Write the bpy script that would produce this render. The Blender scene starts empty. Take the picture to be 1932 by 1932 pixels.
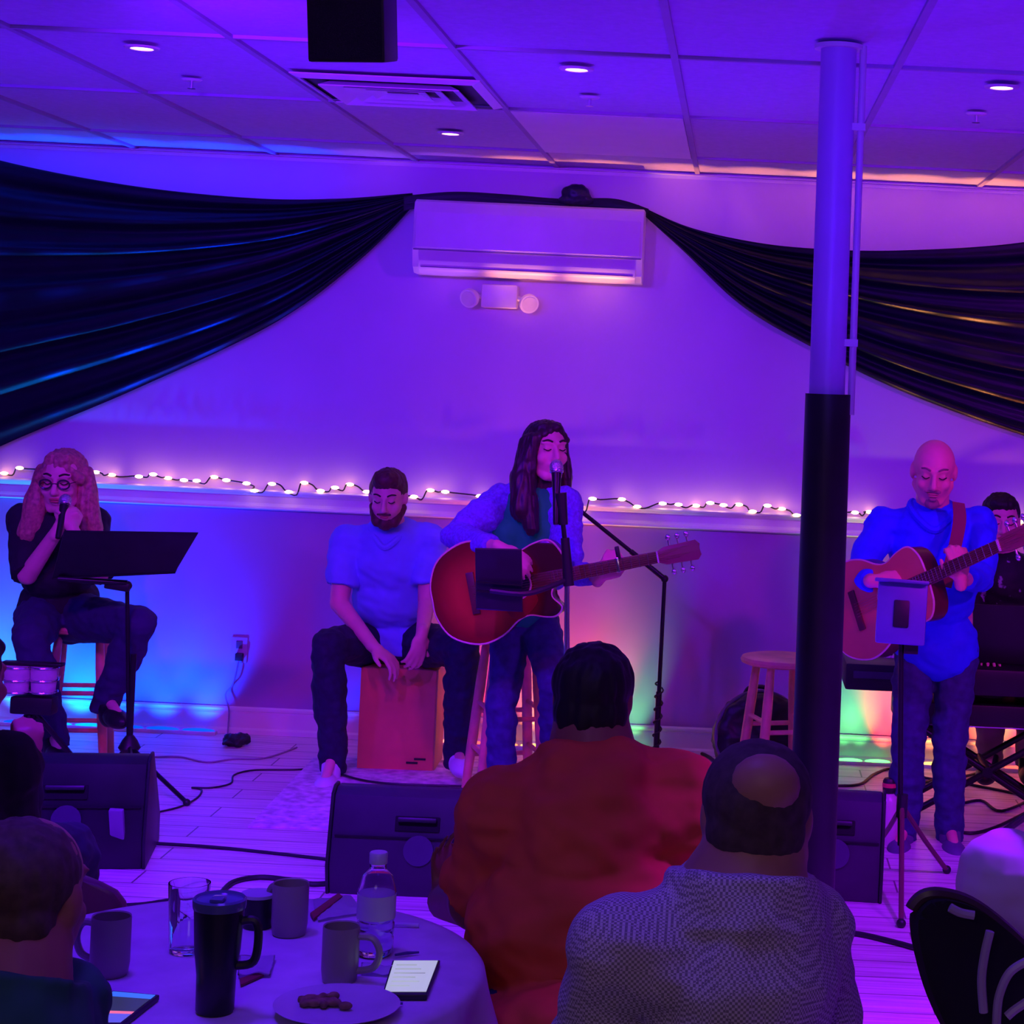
import bpy, bmesh, math, random
from mathutils import Vector, Matrix, noise
random.seed(7)
V = Vector
C = bpy.context.scene.collection
# ---------------------------------------------------------------- camera
H, FPX, PPX, PPY, ROLL = 1.8, 3600.0, 1390.0, 705.0, math.atan(.046)
cs, sn = math.cos(ROLL), math.sin(ROLL)
cam = bpy.data.cameras.new('camera'); cam_o = bpy.data.objects.new('camera', cam); C.objects.link(cam_o)
cam.sensor_fit = 'HORIZONTAL'; cam.sensor_width = 36; cam.lens = 36*FPX/1932
cam.shift_x = -(PPX-966)/1932; cam.shift_y = (PPY-966)/1932
cam.clip_start = .05; cam.clip_end = 100
cam_o.matrix_world = Matrix.Translation((0, 0, H)) @ Matrix.Rotation(math.pi/2, 4, 'X') @ Matrix.Rotation(ROLL, 4, 'Z')
bpy.context.scene.camera = cam_o
vs = bpy.context.scene.view_settings
vs.view_transform = 'Standard'; vs.look = 'None'; vs.gamma = 1; vs.use_curve_mapping = False; vs.exposure = 0.0
# ---------------------------------------------------------------- world and lights
w = bpy.data.worlds.new('world'); bpy.context.scene.world = w; w.use_nodes = True
w.node_tree.nodes['Background'].inputs[0].default_value = (.10, .05, .35, 1)
w.node_tree.nodes['Background'].inputs[1].default_value = .03
def light(kind, loc, aim, col, power, size=.1, cone=80, blend=.5):
    l = bpy.data.lights.new('light', kind); o = bpy.data.objects.new('light', l); C.objects.link(o)
    o.location = loc; o.rotation_euler = (V(aim)-V(loc)).to_track_quat('-Z', 'Y').to_euler()
    l.color = col; l.energy = power
    if kind == 'AREA': l.size = size
    else: l.shadow_soft_size = size
    if kind == 'SPOT': l.spot_size = math.radians(cone); l.spot_blend = blend
    return o
# stage wash lamps hung in front of the stage, above the audience
light('SPOT', (-3.0, 4.4, 2.56), (-2.7, 9, .7), (.085, .003, 1), 205, .08, 84, .6)
light('SPOT', (-1.5, 4.4, 2.58), (-.9, 9, .7), (.16, .003, 1), 225, .08, 88, .6)
light('SPOT', (2.7, 4.4, 2.60), (.7, 9, .7), (.38, .004, 1), 215, .08, 76, .5)
# unseen blue lamps added to brighten the ceiling and the column
for x, y in ((-2.25, 6.98), (-1.05, 6.86), (.16, 7.0)): light('SPOT', (x, y, .10), (x+.15, y-1.3, 2.7), (.055, .0005, 1), 95, .03, 84, 1)
light('SPOT', (.3, 3.0, 2.16), (.70, 5.3, 2.35), (.06, .0005, 1), 150, .06, 46, 1)
# violet lamps added overhead to brighten the floor and the right-hand person
light('SPOT', (-1.5, 4.6, 2.66), (-1.5, 6.2, 0), (.15, .004, 1), 470, .1, 58, .7)
light('SPOT', (1.25, 3.75, 2.66), (.98, 3.9, 0), (.25, .002, 1), 600, .1, 72, .5)
light('SPOT', (1.35, 4.6, 2.66), (.75, 5.9, 0), (.27, .002, 1), 420, .1, 54, .7)
# magenta lamps added to put more red on the performers
for x, ax in ((-2.2, -2.5), (-.6, -1.05), (1.6, .75)): light('SPOT', (x, 4.4, 2.58), (ax, 8.0, .62), (1, .02, .30), 70, .06, 30, .8)
# weak warm room light over the audience
light('AREA', (-.6, -.6, 2.65), (-.3, 2.4, .9), (1, .66, .54), 11, 1.2)
light('SPOT', (-1.1, 3.2, 2.66), (-.98, 3.2, 0), (.11, .008, 1), 95, .15, 40, .6)  # blue lamp added above the round table to brighten its cloth
light('AREA', (-.5, 2.6, 2.68), (-.4, 2.7, 0), (.11, .03, 1), 9, .5)  # blue area lamp added over the audience, in place of ceiling bounce
# upward beams of the coloured LED bars at the foot of the back wall
CY, BL, OR, RD, YL, GR, PK = (.0, .22, 1), (.0, .035, 1), (1, .22, .05), (1, .07, .05), (1, .5, .10), (.12, 1, .18), (1, .21, .18)
LEDS = [(-60, CY, 5), (40, CY, 5), (150, CY, 4), (235, BL, 5), (305, BL, 7), (385, BL, 7), (655, BL, 1.2),
        (845, PK, 3), (930, RD, 2.4), (1000, OR, 3), (1075, OR, 3), (1140, PK, 3), (1195, GR, 1.2),
        (1590, GR, 1.6), (1620, GR, 1.4), (1665, RD, 4), (1715, GR, 1), (1755, OR, 3.5), (1850, OR, 3.2), (1880, YL, 2.2), (1925, RD, 3), (1990, OR, 3.5), (2060, YL, 3), (2130, OR, 3)]
D = 9.0
for px, col, pw in LEDS:
    x = (px-PPX+33)*D/FPX
    o = light('SPOT', (x, D-.24, .04), (x, D+.02, .42), col, pw*(9 if px < 500 else 6.5), .012, 108 if px < 500 else 98, .9); o.scale = (.42 if px > 500 else .55, 1, 1)
for i in range(17):       # their narrow upper beams that reach the ceiling
    x = -3.9+i*.36; col = BL if x < -2.0 else ((.35, .10, .9) if x < -1.3 else (1, .34, .10))
    light('SPOT', (x, D-.19, .06), (x, D-.17, 2.7), col, 900 if x < -2.0 else (150 if x < -1.3 else (320 if x < .3 else 440)), .012, 10.5, 1)

def W(px, py, Y):
    u, q = px-PPX, py-PPY
    a = cs*u+sn*q; b = -sn*u+cs*q
    return V((a*Y/FPX, Y, H-b*Y/FPX))
def F(px, py, z=0.0):
    u, q = px-PPX, py-PPY
    b = -sn*u+cs*q
    return W(px, py, (H-z)*FPX/b)
# ---------------------------------------------------------------- materials
_m = {}
def mat(name, col, rough=.6, var=.12, scale=8, metal=0, bump=0, emit=None, estr=0, coat=0, trans=0, sheen=0, spec=.5):
    if name in _m: return _m[name]
    m = bpy.data.materials.new(name); m.use_nodes = True; nt = m.node_tree; p = nt.nodes['Principled BSDF']
    p.inputs['Roughness'].default_value = rough; p.inputs['Metallic'].default_value = metal
    p.inputs['Specular IOR Level'].default_value = spec
    p.inputs['Coat Weight'].default_value = coat; p.inputs['Transmission Weight'].default_value = trans
    if sheen: p.inputs['Sheen Weight'].default_value = sheen
    tc = nt.nodes.new('ShaderNodeTexCoord'); n = nt.nodes.new('ShaderNodeTexNoise'); n.inputs['Scale'].default_value = scale; n.inputs['Detail'].default_value = 4
    nt.links.new(tc.outputs['Object'], n.inputs['Vector'])
    r = nt.nodes.new('ShaderNodeValToRGB')
    r.color_ramp.elements[0].position = .3; r.color_ramp.elements[1].position = .7
    r.color_ramp.elements[0].color = (*[c*(1-var) for c in col], 1); r.color_ramp.elements[1].color = (*[min(1, c*(1+var)) for c in col], 1)
    nt.links.new(n.outputs['Fac'], r.inputs['Fac']); nt.links.new(r.outputs['Color'], p.inputs['Base Color'])
    if bump:
        b = nt.nodes.new('ShaderNodeBump'); b.inputs['Strength'].default_value = bump; b.inputs['Distance'].default_value = .01
        nt.links.new(n.outputs['Fac'], b.inputs['Height']); nt.links.new(b.outputs['Normal'], p.inputs['Normal'])
    if emit: p.inputs['Emission Color'].default_value = (*emit, 1); p.inputs['Emission Strength'].default_value = estr
    _m[name] = m; return m
def pattern(name, kind, c0, c1, scale, rough=.7, xyz=(1, 1, 1), thr=None):
    m = mat(name, c0, rough); nt = m.node_tree; p = nt.nodes['Principled BSDF']
    tc = nt.nodes.new('ShaderNodeTexCoord'); mp = nt.nodes.new('ShaderNodeMapping'); mp.inputs['Scale'].default_value = xyz
    nt.links.new(tc.outputs['Object'], mp.inputs['Vector'])
    r = nt.nodes.new('ShaderNodeValToRGB'); r.color_ramp.elements[0].color = (*c0, 1); r.color_ramp.elements[1].color = (*c1, 1)
    if kind == 'checker':
        n = nt.nodes.new('ShaderNodeTexChecker'); n.inputs['Scale'].default_value = scale; n.inputs['Color1'].default_value = (*c0, 1); n.inputs['Color2'].default_value = (*c1, 1)
        nt.links.new(mp.outputs[0], n.inputs['Vector']); nt.links.new(n.outputs['Color'], p.inputs['Base Color']); return m
    n = nt.nodes.new('ShaderNodeTexNoise'); n.inputs['Scale'].default_value = scale; n.inputs['Detail'].default_value = 3
    if thr: r.color_ramp.elements[0].position = thr-.03; r.color_ramp.elements[1].position = thr+.03
    nt.links.new(mp.outputs[0], n.inputs['Vector']); nt.links.new(n.outputs['Fac'], r.inputs['Fac']); nt.links.new(r.outputs['Color'], p.inputs['Base Color'])
    return m
def planks():
    m = bpy.data.materials.new('pale_plank_floor'); m.use_nodes = True; nt = m.node_tree; p = nt.nodes['Principled BSDF']
    tc = nt.nodes.new('ShaderNodeTexCoord'); b = nt.nodes.new('ShaderNodeTexBrick')
    b.inputs['Scale'].default_value = 1; b.inputs['Brick Width'].default_value = 1.3; b.inputs['Row Height'].default_value = .16
    b.inputs['Mortar Size'].default_value = .0035; b.inputs['Bias'].default_value = 0
    b.inputs['Color1'].default_value = (.80, .72, .68, 1); b.inputs['Color2'].default_value = (.90, .84, .80, 1); b.inputs['Mortar'].default_value = (.22, .18, .16, 1)
    nt.links.new(tc.outputs['Object'], b.inputs['Vector'])
    mp = nt.nodes.new('ShaderNodeMapping'); mp.inputs['Scale'].default_value = (1.2, 34, 1); nt.links.new(tc.outputs['Object'], mp.inputs['Vector'])
    n = nt.nodes.new('ShaderNodeTexNoise'); n.inputs['Scale'].default_value = 2.2; n.inputs['Detail'].default_value = 6; nt.links.new(mp.outputs[0], n.inputs['Vector'])
    r = nt.nodes.new('ShaderNodeValToRGB'); r.color_ramp.elements[0].position = .32; r.color_ramp.elements[0].color = (.62, .60, .58, 1); r.color_ramp.elements[1].position = .58; r.color_ramp.elements[1].color = (1, 1, 1, 1)
    nt.links.new(n.outputs['Fac'], r.inputs['Fac'])
    mx = nt.nodes.new('ShaderNodeMix'); mx.data_type = 'RGBA'; mx.blend_type = 'MULTIPLY'; mx.inputs[0].default_value = 1
    nt.links.new(b.outputs['Color'], mx.inputs[6]); nt.links.new(r.outputs['Color'], mx.inputs[7]); nt.links.new(mx.outputs[2], p.inputs['Base Color'])
    p.inputs['Roughness'].default_value = .38
    return m
M_wall = mat('painted_wall', (.70, .52, .80), .7, .03, 3)
M_wain = mat('painted_lower_wall', (.42, .25, .52), .6, .04, 3)
M_trim = mat('white_trim', (.85, .82, .82), .35, .02)
M_ceil = mat('ceiling_tile', (.64, .52, .78), .85, .06, 40, bump=.2)
M_tbar = mat('ceiling_grid', (.46, .36, .54), .6, .05)
M_black = mat('black_plastic', (.012, .012, .016), .45, .3)
M_blackm = mat('black_metal', (.015, .015, .02), .35, .3, metal=.3)
M_cable = mat('cable_rubber', (.015, .012, .02), .5, .2)
M_drape = mat('black_satin_drape', (.012, .014, .040), .38, .15)
M_white = mat('white_plastic', (.82, .78, .78), .35, .03)
M_chrome = mat('chrome', (.8, .8, .82), .18, .03, metal=1)
M_wood = mat('stool_wood', (.78, .40, .22), .4, .15, 14)
M_cajon = mat('cajon_wood', (.62, .30, .13), .45, .12, 6)
M_skin = mat('skin', (.88, .42, .40), .5, .05, 20)
M_skin2 = mat('skin_ruddy', (.90, .40, .32), .45, .05, 20)
M_lip = mat('lip', (.55, .16, .12), .4, .05)
M_dark = mat('dark_lash', (.03, .015, .015), .6, .2)
M_jean = mat('denim', (.035, .04, .17), .8, .25, 30)
M_djean = mat('dark_trousers', (.012, .014, .05), .8, .25, 30)
# ---------------------------------------------------------------- mesh helpers
def frame(z, ref=V((0, 0, 1))):
    z = V(z).normalized(); x = ref.cross(z)
    if x.length < 1e-4: x = V((1, 0, 0)).cross(z)
    x.normalize(); y = z.cross(x)
    return Matrix((x, y, z)).transposed()
def ring(bm, c, M, r, n, ry=None):
    ry = r if ry is None else ry
    return [bm.verts.new(c+M @ V((r*math.cos(2*math.pi*i/n), ry*math.sin(2*math.pi*i/n), 0))) for i in range(n)]
def bridge(bm, a, b):
    n = len(a)
    for i in range(n): bm.faces.new((a[i], a[(i+1) % n], b[(i+1) % n], b[i]))
def ball(bm, c, rad, M=None, nu=16, nv=10):
    c = V(c); M = M or Matrix.Identity(3)
    if not hasattr(rad, '__len__'): rad = (rad,)*3
    top = bm.verts.new(c+M @ V((0, 0, rad[2]))); bot = bm.verts.new(c+M @ V((0, 0, -rad[2]))); rows = []
    for j in range(1, nv):
        t = math.pi*j/nv
        rows.append([bm.verts.new(c+M @ V((rad[0]*math.sin(t)*math.cos(2*math.pi*i/nu), rad[1]*math.sin(t)*math.sin(2*math.pi*i/nu), rad[2]*math.cos(t)))) for i in range(nu)])
    for i in range(nu): bm.faces.new((top, rows[0][i], rows[0][(i+1) % nu])); bm.faces.new((bot, rows[-1][(i+1) % nu], rows[-1][i]))
    for a, b in zip(rows, rows[1:]):
        for i in range(nu): bm.faces.new((a[i], b[i], b[(i+1) % nu], a[(i+1) % nu]))
def cyl(bm, p0, p1, r0, r1=None, n=16):
    p0, p1 = V(p0), V(p1); r1 = r0 if r1 is None else r1; M = frame(p1-p0)
    a = ring(bm, p0, M, r0, n); b = ring(bm, p1, M, r1, n); bridge(bm, a, b)
    bm.faces.new(a[::-1]); bm.faces.new(b)
def cone(bm, p0, p1, r0, r1, cap=True, n=14):
    cyl(bm, p0, p1, r0, r1, n); ball(bm, p0, r0, None, n, 8)
    if cap: ball(bm, p1, r1, None, n, 8)
def box(bm, c, size, M=None, bev=0):
    c = V(c); M = M or Matrix.Identity(3); sx, sy, sz = [s/2 for s in size]
    vs_ = [bm.verts.new(c+M @ V((x, y, z))) for x in (-sx, sx) for y in (-sy, sy) for z in (-sz, sz)]
    fs = [(0, 1, 3, 2), (4, 6, 7, 5), (0, 4, 5, 1), (2, 3, 7, 6), (0, 2, 6, 4), (1, 5, 7, 3)]
    faces = [bm.faces.new([vs_[i] for i in f]) for f in fs]
    if bev:
        es = {e for f in faces for e in f.edges}
        bmesh.ops.bevel(bm, geom=list(es), offset=bev, segments=2, profile=.6, affect='EDGES')
def prism(bm, pts, ext, bev=0):
    """closed polygon (world points) extruded by the vector ext"""
    a = [bm.verts.new(V(p)) for p in pts]; b = [bm.verts.new(V(p)+V(ext)) for p in pts]
    f1 = bm.faces.new(a[::-1]); f2 = bm.faces.new(b); n = len(a)
    for i in range(n): bm.faces.new((a[i], a[(i+1) % n], b[(i+1) % n], b[i]))
    if bev: bmesh.ops.bevel(bm, geom=list(set(f1.edges) | set(f2.edges)), offset=bev, segments=2, profile=.5, affect='EDGES')
def smoothpath(pts, k=8, closed=False):
    pts = [V(p) for p in pts]; out = []; n = len(pts)
    for i in range(n if closed else n-1):
        if closed: p0, p1, p2, p3 = pts[i-1], pts[i], pts[(i+1) % n], pts[(i+2) % n]
        else: p0, p1, p2, p3 = pts[max(i-1, 0)], pts[i], pts[i+1], pts[min(i+2, n-1)]
        for j in range(k):
            t = j/k
            out.append(.5*((2*p1)+(p2-p0)*t+(2*p0-5*p1+4*p2-p3)*t*t+(3*p1-p0-3*p2+p3)*t**3))
    if not closed: out.append(pts[-1])
    return out
def tube(bm, pts, r, n=8):
    pts = [V(p) for p in pts]; prev = None; last = None
    for i, p in enumerate(pts):
        d = (pts[min(i+1, len(pts)-1)]-pts[max(i-1, 0)]); rr = r[i] if hasattr(r, '__len__') else r
        if last is None: M = frame(d)
        else:
            z = d.normalized(); x = last-z*last.dot(z); x.normalize(); M = Matrix((x, z.cross(x), z)).transposed()
        last = M.col[0].copy(); a = ring(bm, p, M, rr, n)
        if prev: bridge(bm, prev, a)
        else: bm.faces.new(a[::-1])
        prev = a
    bm.faces.new(prev)
def lathe(bm, c, prof, M=None, n=28):
    c = V(c); M = M or Matrix.Identity(3); prev = None
    for r, z in prof:
        a = ring(bm, c+M @ V((0, 0, z)), M, max(r, 1e-4), n)
        if prev: bridge(bm, prev, a)
        else: bm.faces.new(a[::-1])
        prev = a
    bm.faces.new(prev)
def origin(o):
    p = V((0, 0, 0))
    while o: p += o.location; o = o.parent
    return p
def obj(name, bm, m, parent=None, smooth=True, at=None, label=None):
    if isinstance(bm, bmesh.types.BMesh):
        me = bpy.data.meshes.new(name); bmesh.ops.recalc_face_normals(bm, faces=bm.faces[:]); bm.to_mesh(me); bm.free()
    else: me = bm
    o = bpy.data.objects.new(name, me); C.objects.link(o)
    if not me.materials: me.materials.append(m)
    off = origin(parent) if parent else V(at or (0, 0, 0))
    if off.length: me.transform(Matrix.Translation(-off))
    if parent: o.parent = parent
    else: o.location = off
    if smooth:
        me.polygons.foreach_set('use_smooth', [True]*len(me.polygons))
        if smooth != 'all':
            try: me.set_sharp_from_angle(angle=math.radians(40))
            except Exception: pass
    if label: o['label'] = label
    return o
def tag(o, label, cat, group=None, kind=None):
    if label: o['label'] = label
    if cat: o['category'] = cat
    if group: o['group'] = group
    if kind: o['kind'] = kind
    return o
def thing(name, label, cat, loc, group=None):
    o = bpy.data.objects.new(name, None); C.objects.link(o); o.location = V(loc); o.empty_display_size = .05
    return tag(o, label, cat, group)
def struct(name, bm, m, smooth=False, parent=None):
    o = obj(name, bm, m, parent, smooth)
    if not parent: o['kind'] = 'structure'
    return o
def copy_tree(o, parent=None):
    c = o.copy(); C.objects.link(c)
    if parent: c.parent = parent
    for ch in list(o.children): copy_tree(ch, c)
    return c
def B(): return bmesh.new()
def P(name, m, parent, fn, *a, smooth=True, label=None, **k):
    bm = B(); fn(bm, *a, **k); return obj(name, bm, m, parent, smooth, None, label)
def remesh(bm, voxel=.006, it=3, disp=None):
    me = bpy.data.meshes.new('tmp'); bmesh.ops.recalc_face_normals(bm, faces=bm.faces[:]); bm.to_mesh(me); bm.free()
    o = bpy.data.objects.new('tmp', me); C.objects.link(o)
    r = o.modifiers.new('r', 'REMESH'); r.mode = 'VOXEL'; r.voxel_size = voxel
    s = o.modifiers.new('s', 'SMOOTH'); s.factor = .5; s.iterations = it
    dg = bpy.context.evaluated_depsgraph_get(); dg.update()
    out = bpy.data.meshes.new_from_object(o.evaluated_get(dg)); bpy.data.objects.remove(o)
    if disp:
        ns = [v.normal.copy() for v in out.vertices]
        for v, nn in zip(out.vertices, ns): v.co += nn*disp(v.co)
    return out
def folds(amp=.008, s=9):
    return lambda c: amp*(noise.noise(V((c.x*s, c.y*s, c.z*s*1.8)))+.5*noise.noise(V((c.x*s*2.3+c.z*9, c.y*s*2, c.z*s*3.1))))
def strands(amp=.006, s=55):
    return lambda c: amp*noise.noise(V((c.x*s, c.y*s, c.z*6)))
# ---------------------------------------------------------------- setting
XL, XR, YB, ZC = -5.2, 4.2, -3.0, H+371*D/FPX
RT, RB = W(1390, 964, D).z, W(1390, 1002, D).z     # chair rail
bm = B(); box(bm, (-.5, (YB+D)/2, -.05), (XR-XL, D-YB, .1)); struct('floor', bm, planks())
bm = B(); box(bm, (-.5, (YB+D)/2, ZC+.06), (XR-XL, D-YB, .1)); struct('ceiling', bm, M_ceil)
bm = B(); box(bm, (-.5, D+.06, (ZC+.1+RB)/2), (XR-XL, .12, ZC+.1-RB)); struct('wall_back', bm, M_wall)
bm = B(); box(bm, (-.5, D+.06, RB/2), (XR-XL, .12, RB)); struct('wall_back_lower', bm, M_wain)
bm = B(); box(bm, (XL-.06, (YB+D)/2, ZC/2), (.12, D-YB, ZC)); struct('wall_left', bm, M_wall)
bm = B(); box(bm, (XR+.06, (YB+D)/2, ZC/2), (.12, D-YB, ZC)); struct('wall_right', bm, M_wall)
bm = B(); box(bm, (-.5, YB-.06, ZC/2), (XR-XL, .12, ZC)); struct('wall_front', bm, M_wall)
def mould(name, prof, x0=XL, x1=XR):
    bm = B(); prism(bm, [(x0, D-d, z) for d, z in prof], (x1-x0, 0, 0)); return struct(name, bm, M_trim)
mould('trim_1', [(0, RT), (.045, RT), (.050, RT-.006), (.045, RT-.014), (.028, RT-.022), (.014, RT-.034), (.012, RB+.030), (.018, RB+.022), (.030, RB+.016), (.032, RB+.006), (.024, RB), (0, RB)])
mould('baseboard_back', [(0, .125), (.010, .125), (.018, .118), (.018, .108), (.011, .102), (.016, .094), (.016, .028), (.030, .020), (.034, 0), (0, 0)])
# ceiling grid bars and light steel angle at the wall
bm = B(); k = -8
while k < 8:
    x = -.2275+k*.6625
    if XL < x < XR: box(bm, (x, (YB+D)/2, ZC+.0085), (.022, D-YB, .0006+.018))
    k += 1
y = 8.33
while y > YB: box(bm, (-.5, y, ZC+.0085), (XR-XL, .020, .018)); y -= 1.325
struct('trim_2', bm, M_tbar)
bm = B(); box(bm, (-.559, 7.667, ZC-.0005), (.636, 1.30, .004)); struct('trim_4', bm, mat('paler_ceiling_panel', (.95, .88, .90), .6, .02))
mould('trim_3', [(0, ZC), (.03, ZC), (.03, ZC-.004), (.004, ZC-.006), (.004, ZC-.022), (0, ZC-.022)])
# ---------------------------------------------------------------- LED bars along the wall foot
def led_bar(px0, px1, label, cols):
    x0, x1 = (px0-PPX+33)*D/FPX, (px1-PPX+33)*D/FPX; y = D-.075
    t = thing('led_light_bar', label, 'light bar', ((x0+x1)/2, y, 0), 'LED bars along the foot of the back wall')
    P('housing', M_white, t, box, ((x0+x1)/2, y, .008), (x1-x0, .04, .016), bev=.003)
    n = len(cols); s = (x1-x0)/n
    for i, c in enumerate(cols):
        P('led_lens', mat('led_%d%d%d' % tuple(int(v*99) for v in c), c, .4, .02, emit=c, estr=3), t, ball, (x0+s*(i+.5), y, .018), (s*.46, .012, .010))
led_bar(-120, 415, 'cyan and blue glowing LED bar on floor behind seated woman', [CY, CY, BL, CY, CY, BL, BL, BL])
led_bar(800, 1225, 'orange to green glowing LED bar behind the singer', [PK, RD, OR, YL, OR, PK, GR])
led_bar(1575, 2150, 'green and red glowing LED bar behind the keyboard', [GR, GR, RD, YL, OR, YL, RD, YL, GR, OR, YL])
# ---------------------------------------------------------------- column
ct, cb = W(1583, 85, 5.32), V((0, 0, 0)); ct.z = ZC; cb = V((ct.x+.030, 5.32, 0))
def cpt(z): return cb.lerp(ct, z/ZC)
t = thing('support_column', 'tall round steel column, white above and black below', 'column', cb)
P('pole', mat('column_paint', (.58, .36, .80), .4, .03), t, cyl, cb, ct, .05, n=40)
bm = B(); cyl(bm, cb+V((.004, 0, 0)), cpt(1.755)+V((.004, 0, 0)), .067, .064, 40); obj('sleeve', bm, M_black, t, label='black padded sleeve around the lower part')
bm = B(); cyl(bm, cpt(1.70)+V((.068, -.01, 0)), cpt(ZC)+V((.068, -.01, 0)), .010, n=12)
for z in (1.9, 2.5): box(bm, cpt(z)+V((.06, -.01, 0)), (.04, .03, .02))
obj('conduit', bm, mat('conduit_paint', (.75, .66, .72), .4, .05), t)
bm = B(); ring_ = None; lathe(bm, cpt(ZC-.012), [(.05, 0), (.068, 0), (.068, .012), (.05, .012)]); obj('collar', bm, M_trim, t)
# ---------------------------------------------------------------- ceiling fittings
for px, py, lab in ((268, 88, 'glowing recessed ceiling light at far left of ceiling'), (850, 250, 'glowing recessed ceiling light nearest the back wall'),
                    (1088, 128, 'glowing recessed ceiling light right of the ceiling vent'), (1890, 162, 'glowing recessed ceiling light right of the column')):
    u, q = px-PPX, py-PPY; b = -sn*u+cs*q; c = W(px, py, -(ZC-H)*FPX/b); c.z = ZC
    t = thing('ceiling_light', lab, 'ceiling light', c, 'recessed ceiling lights')
    bm = B(); lathe(bm, c-V((0, 0, .008)), [(.034, .004), (.036, 0), (.052, .001), (.055, .006), (.034, .0075)]); obj('trim_ring', bm, M_white, t)
    bm = B(); lathe(bm, c-V((0, 0, .005)), [(.001, 0), (.034, 0), (.034, .004), (.001, .004)]); obj('lens', bm, mat('lamp_lens', (1, .7, .8), .4, .01, emit=(1, .45, .62), estr=7), t)
    light('SPOT', c-V((0, 0, .03)), c-V((0, 0, 1)), (1, .25, .55), 1.0, .03, 110, .8)
for px, py, lab in ((362, 150, 'small ceiling sprinkler left of the vent'), (1113, 183, 'small ceiling sprinkler right of the vent'), (1842, 214, 'small ceiling sprinkler right of the column')):
    u, q = px-PPX, py-PPY; b = -sn*u+cs*q; c = W(px, py, -(ZC-H)*FPX/b); c.z = ZC
    t = thing('ceiling_sprinkler', lab, 'sprinkler', c, 'ceiling sprinklers')
    bm = B(); lathe(bm, c-V((0, 0, .006)), [(.001, 0), (.030, .001), (.036, .006)]); obj('plate', bm, M_white, t)
    bm = B(); cyl(bm, c, c-V((0, 0, .03)), .006); lathe(bm, c-V((0, 0, .032)), [(.001, 0), (.014, 0), (.014, .002), (.001, .002)]); obj('nozzle', bm, M_chrome, t)
cx, cy = -1.205, 6.60
t = thing('ceiling_vent', 'large square ceiling air vent with nested frames', 'air vent', (cx, cy, ZC))
for k, (hw, nm) in enumerate(((.315, 'outer_frame'), (.235, 'louver'), (.165, 'louver'), (.10, 'louver'))):
    bm = B(); h2 = hw-.045 if k else hw-.03
    zo, zi = (ZC-.001, ZC-.012) if k == 0 else (ZC-.002, ZC-.030+.004*k)
    A = [(cx+sx*hw, cy+sy*hw, zi if k else zo) for sx, sy in ((-1, -1), (1, -1), (1, 1), (-1, 1))]
    Bp = [(cx+sx*h2, cy+sy*h2, zo if k else zi) for sx, sy in ((-1, -1), (1, -1), (1, 1), (-1, 1))]
    a1 = [bm.verts.new(p) for p in A]; b1 = [bm.verts.new(p) for p in Bp]
    a2 = [bm.verts.new(V(p)-V((0, 0, .004))) for p in A]; b2 = [bm.verts.new(V(p)-V((0, 0, .004))) for p in Bp]
    for i in range(4):
        j = (i+1) % 4
        bm.faces.new((a1[i], a1[j], b1[j], b1[i])); bm.faces.new((a2[i], b2[i], b2[j], a2[j])); bm.faces.new((a1[i], a2[i], a2[j], a1[j])); bm.faces.new((b1[i], b1[j], b2[j], b2[i]))
    obj(nm, bm, M_trim, t, False)
P('duct_plate', mat('dark_duct', (.05, .04, .07), .7), t, box, (cx, cy, ZC+.0), (.60, .60, .004), smooth=False)
# hanging speaker
s0 = W(654, 126, 4.6); Ms = Matrix.Rotation(-.035, 3, 'Y') @ Matrix.Rotation(.18, 3, 'X')
cc = s0+Ms @ V((0, .09, .17))
t = thing('hanging_speaker', 'black loudspeaker hanging from the ceiling', 'speaker', (cc.x, cc.y, ZC))
P('cabinet', M_black, t, box, cc, (.187, .18, .32), Ms, bev=.008)
P('grille', mat('speaker_grille', (.01, .01, .012), .8, .4, 300, bump=.5), t, box, cc+Ms @ V((0, -.091, 0)), (.175, .006, .305), Ms)
P('mounting_bracket', M_blackm, t, lambda bm: (tube(bm, [cc+Ms @ V((-.1, 0, .05)), cc+Ms @ V((-.1, 0, .19)), cc+Ms @ V((.1, 0, .19)), cc+Ms @ V((.1, 0, .05))], .006), cyl(bm, cc+Ms @ V((0, 0, .19)), (cc.x, cc.y+.05, ZC), .008)))
# ---------------------------------------------------------------- air conditioner and emergency light
def wq(px, py, off=0): return W(px, py, D-off)
a0, a1, a2, a3 = W(783, 373, D-.2), W(1216, 396, D-.2), W(1213, 537, D-.2), W(789, 513, D-.2)
x0, x1, zt, zb = a0.x, a1.x, (a0.z+a1.z)/2, (a2.z+a3.z)/2
t = thing('air_conditioner', 'white wall-mounted air conditioner between the black drapes', 'air conditioner', ((x0+x1)/2, D, zb))
zl = zb+(zt-zb)*.31
prof = [(0, zb), (.15, zb+.002), (.19, zb+.03), (.205, zl), (.215, zl+.01), (.215, zt-.05), (.20, zt-.012), (.17, zt), (0, zt)]
bm = B(); prism(bm, [(x0, D-d, z) for d, z in prof], (x1-x0, 0, 0), .006); obj('casing', bm, M_white, t)
bm = B(); prism(bm, [(x0+.012, D-d, z) for d, z in [(.20, zl+.012), (.226, zl+.014), (.224, zt-.06), (.20, zt-.06)]], (x1-x0-.024, 0, 0), .004); obj('front_panel', bm, M_white, t)
bm = B(); prism(bm, [(x0+.03, D-d, z) for d, z in [(.10, zb+.0), (.17, zb+.004), (.20, zb+.032), (.206, zb+.06), (.196, zb+.06), (.19, zb+.035), (.165, zb+.012), (.10, zb+.006)]], (x1-x0-.06, 0, 0)); obj('louver', bm, M_white, t)
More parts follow.
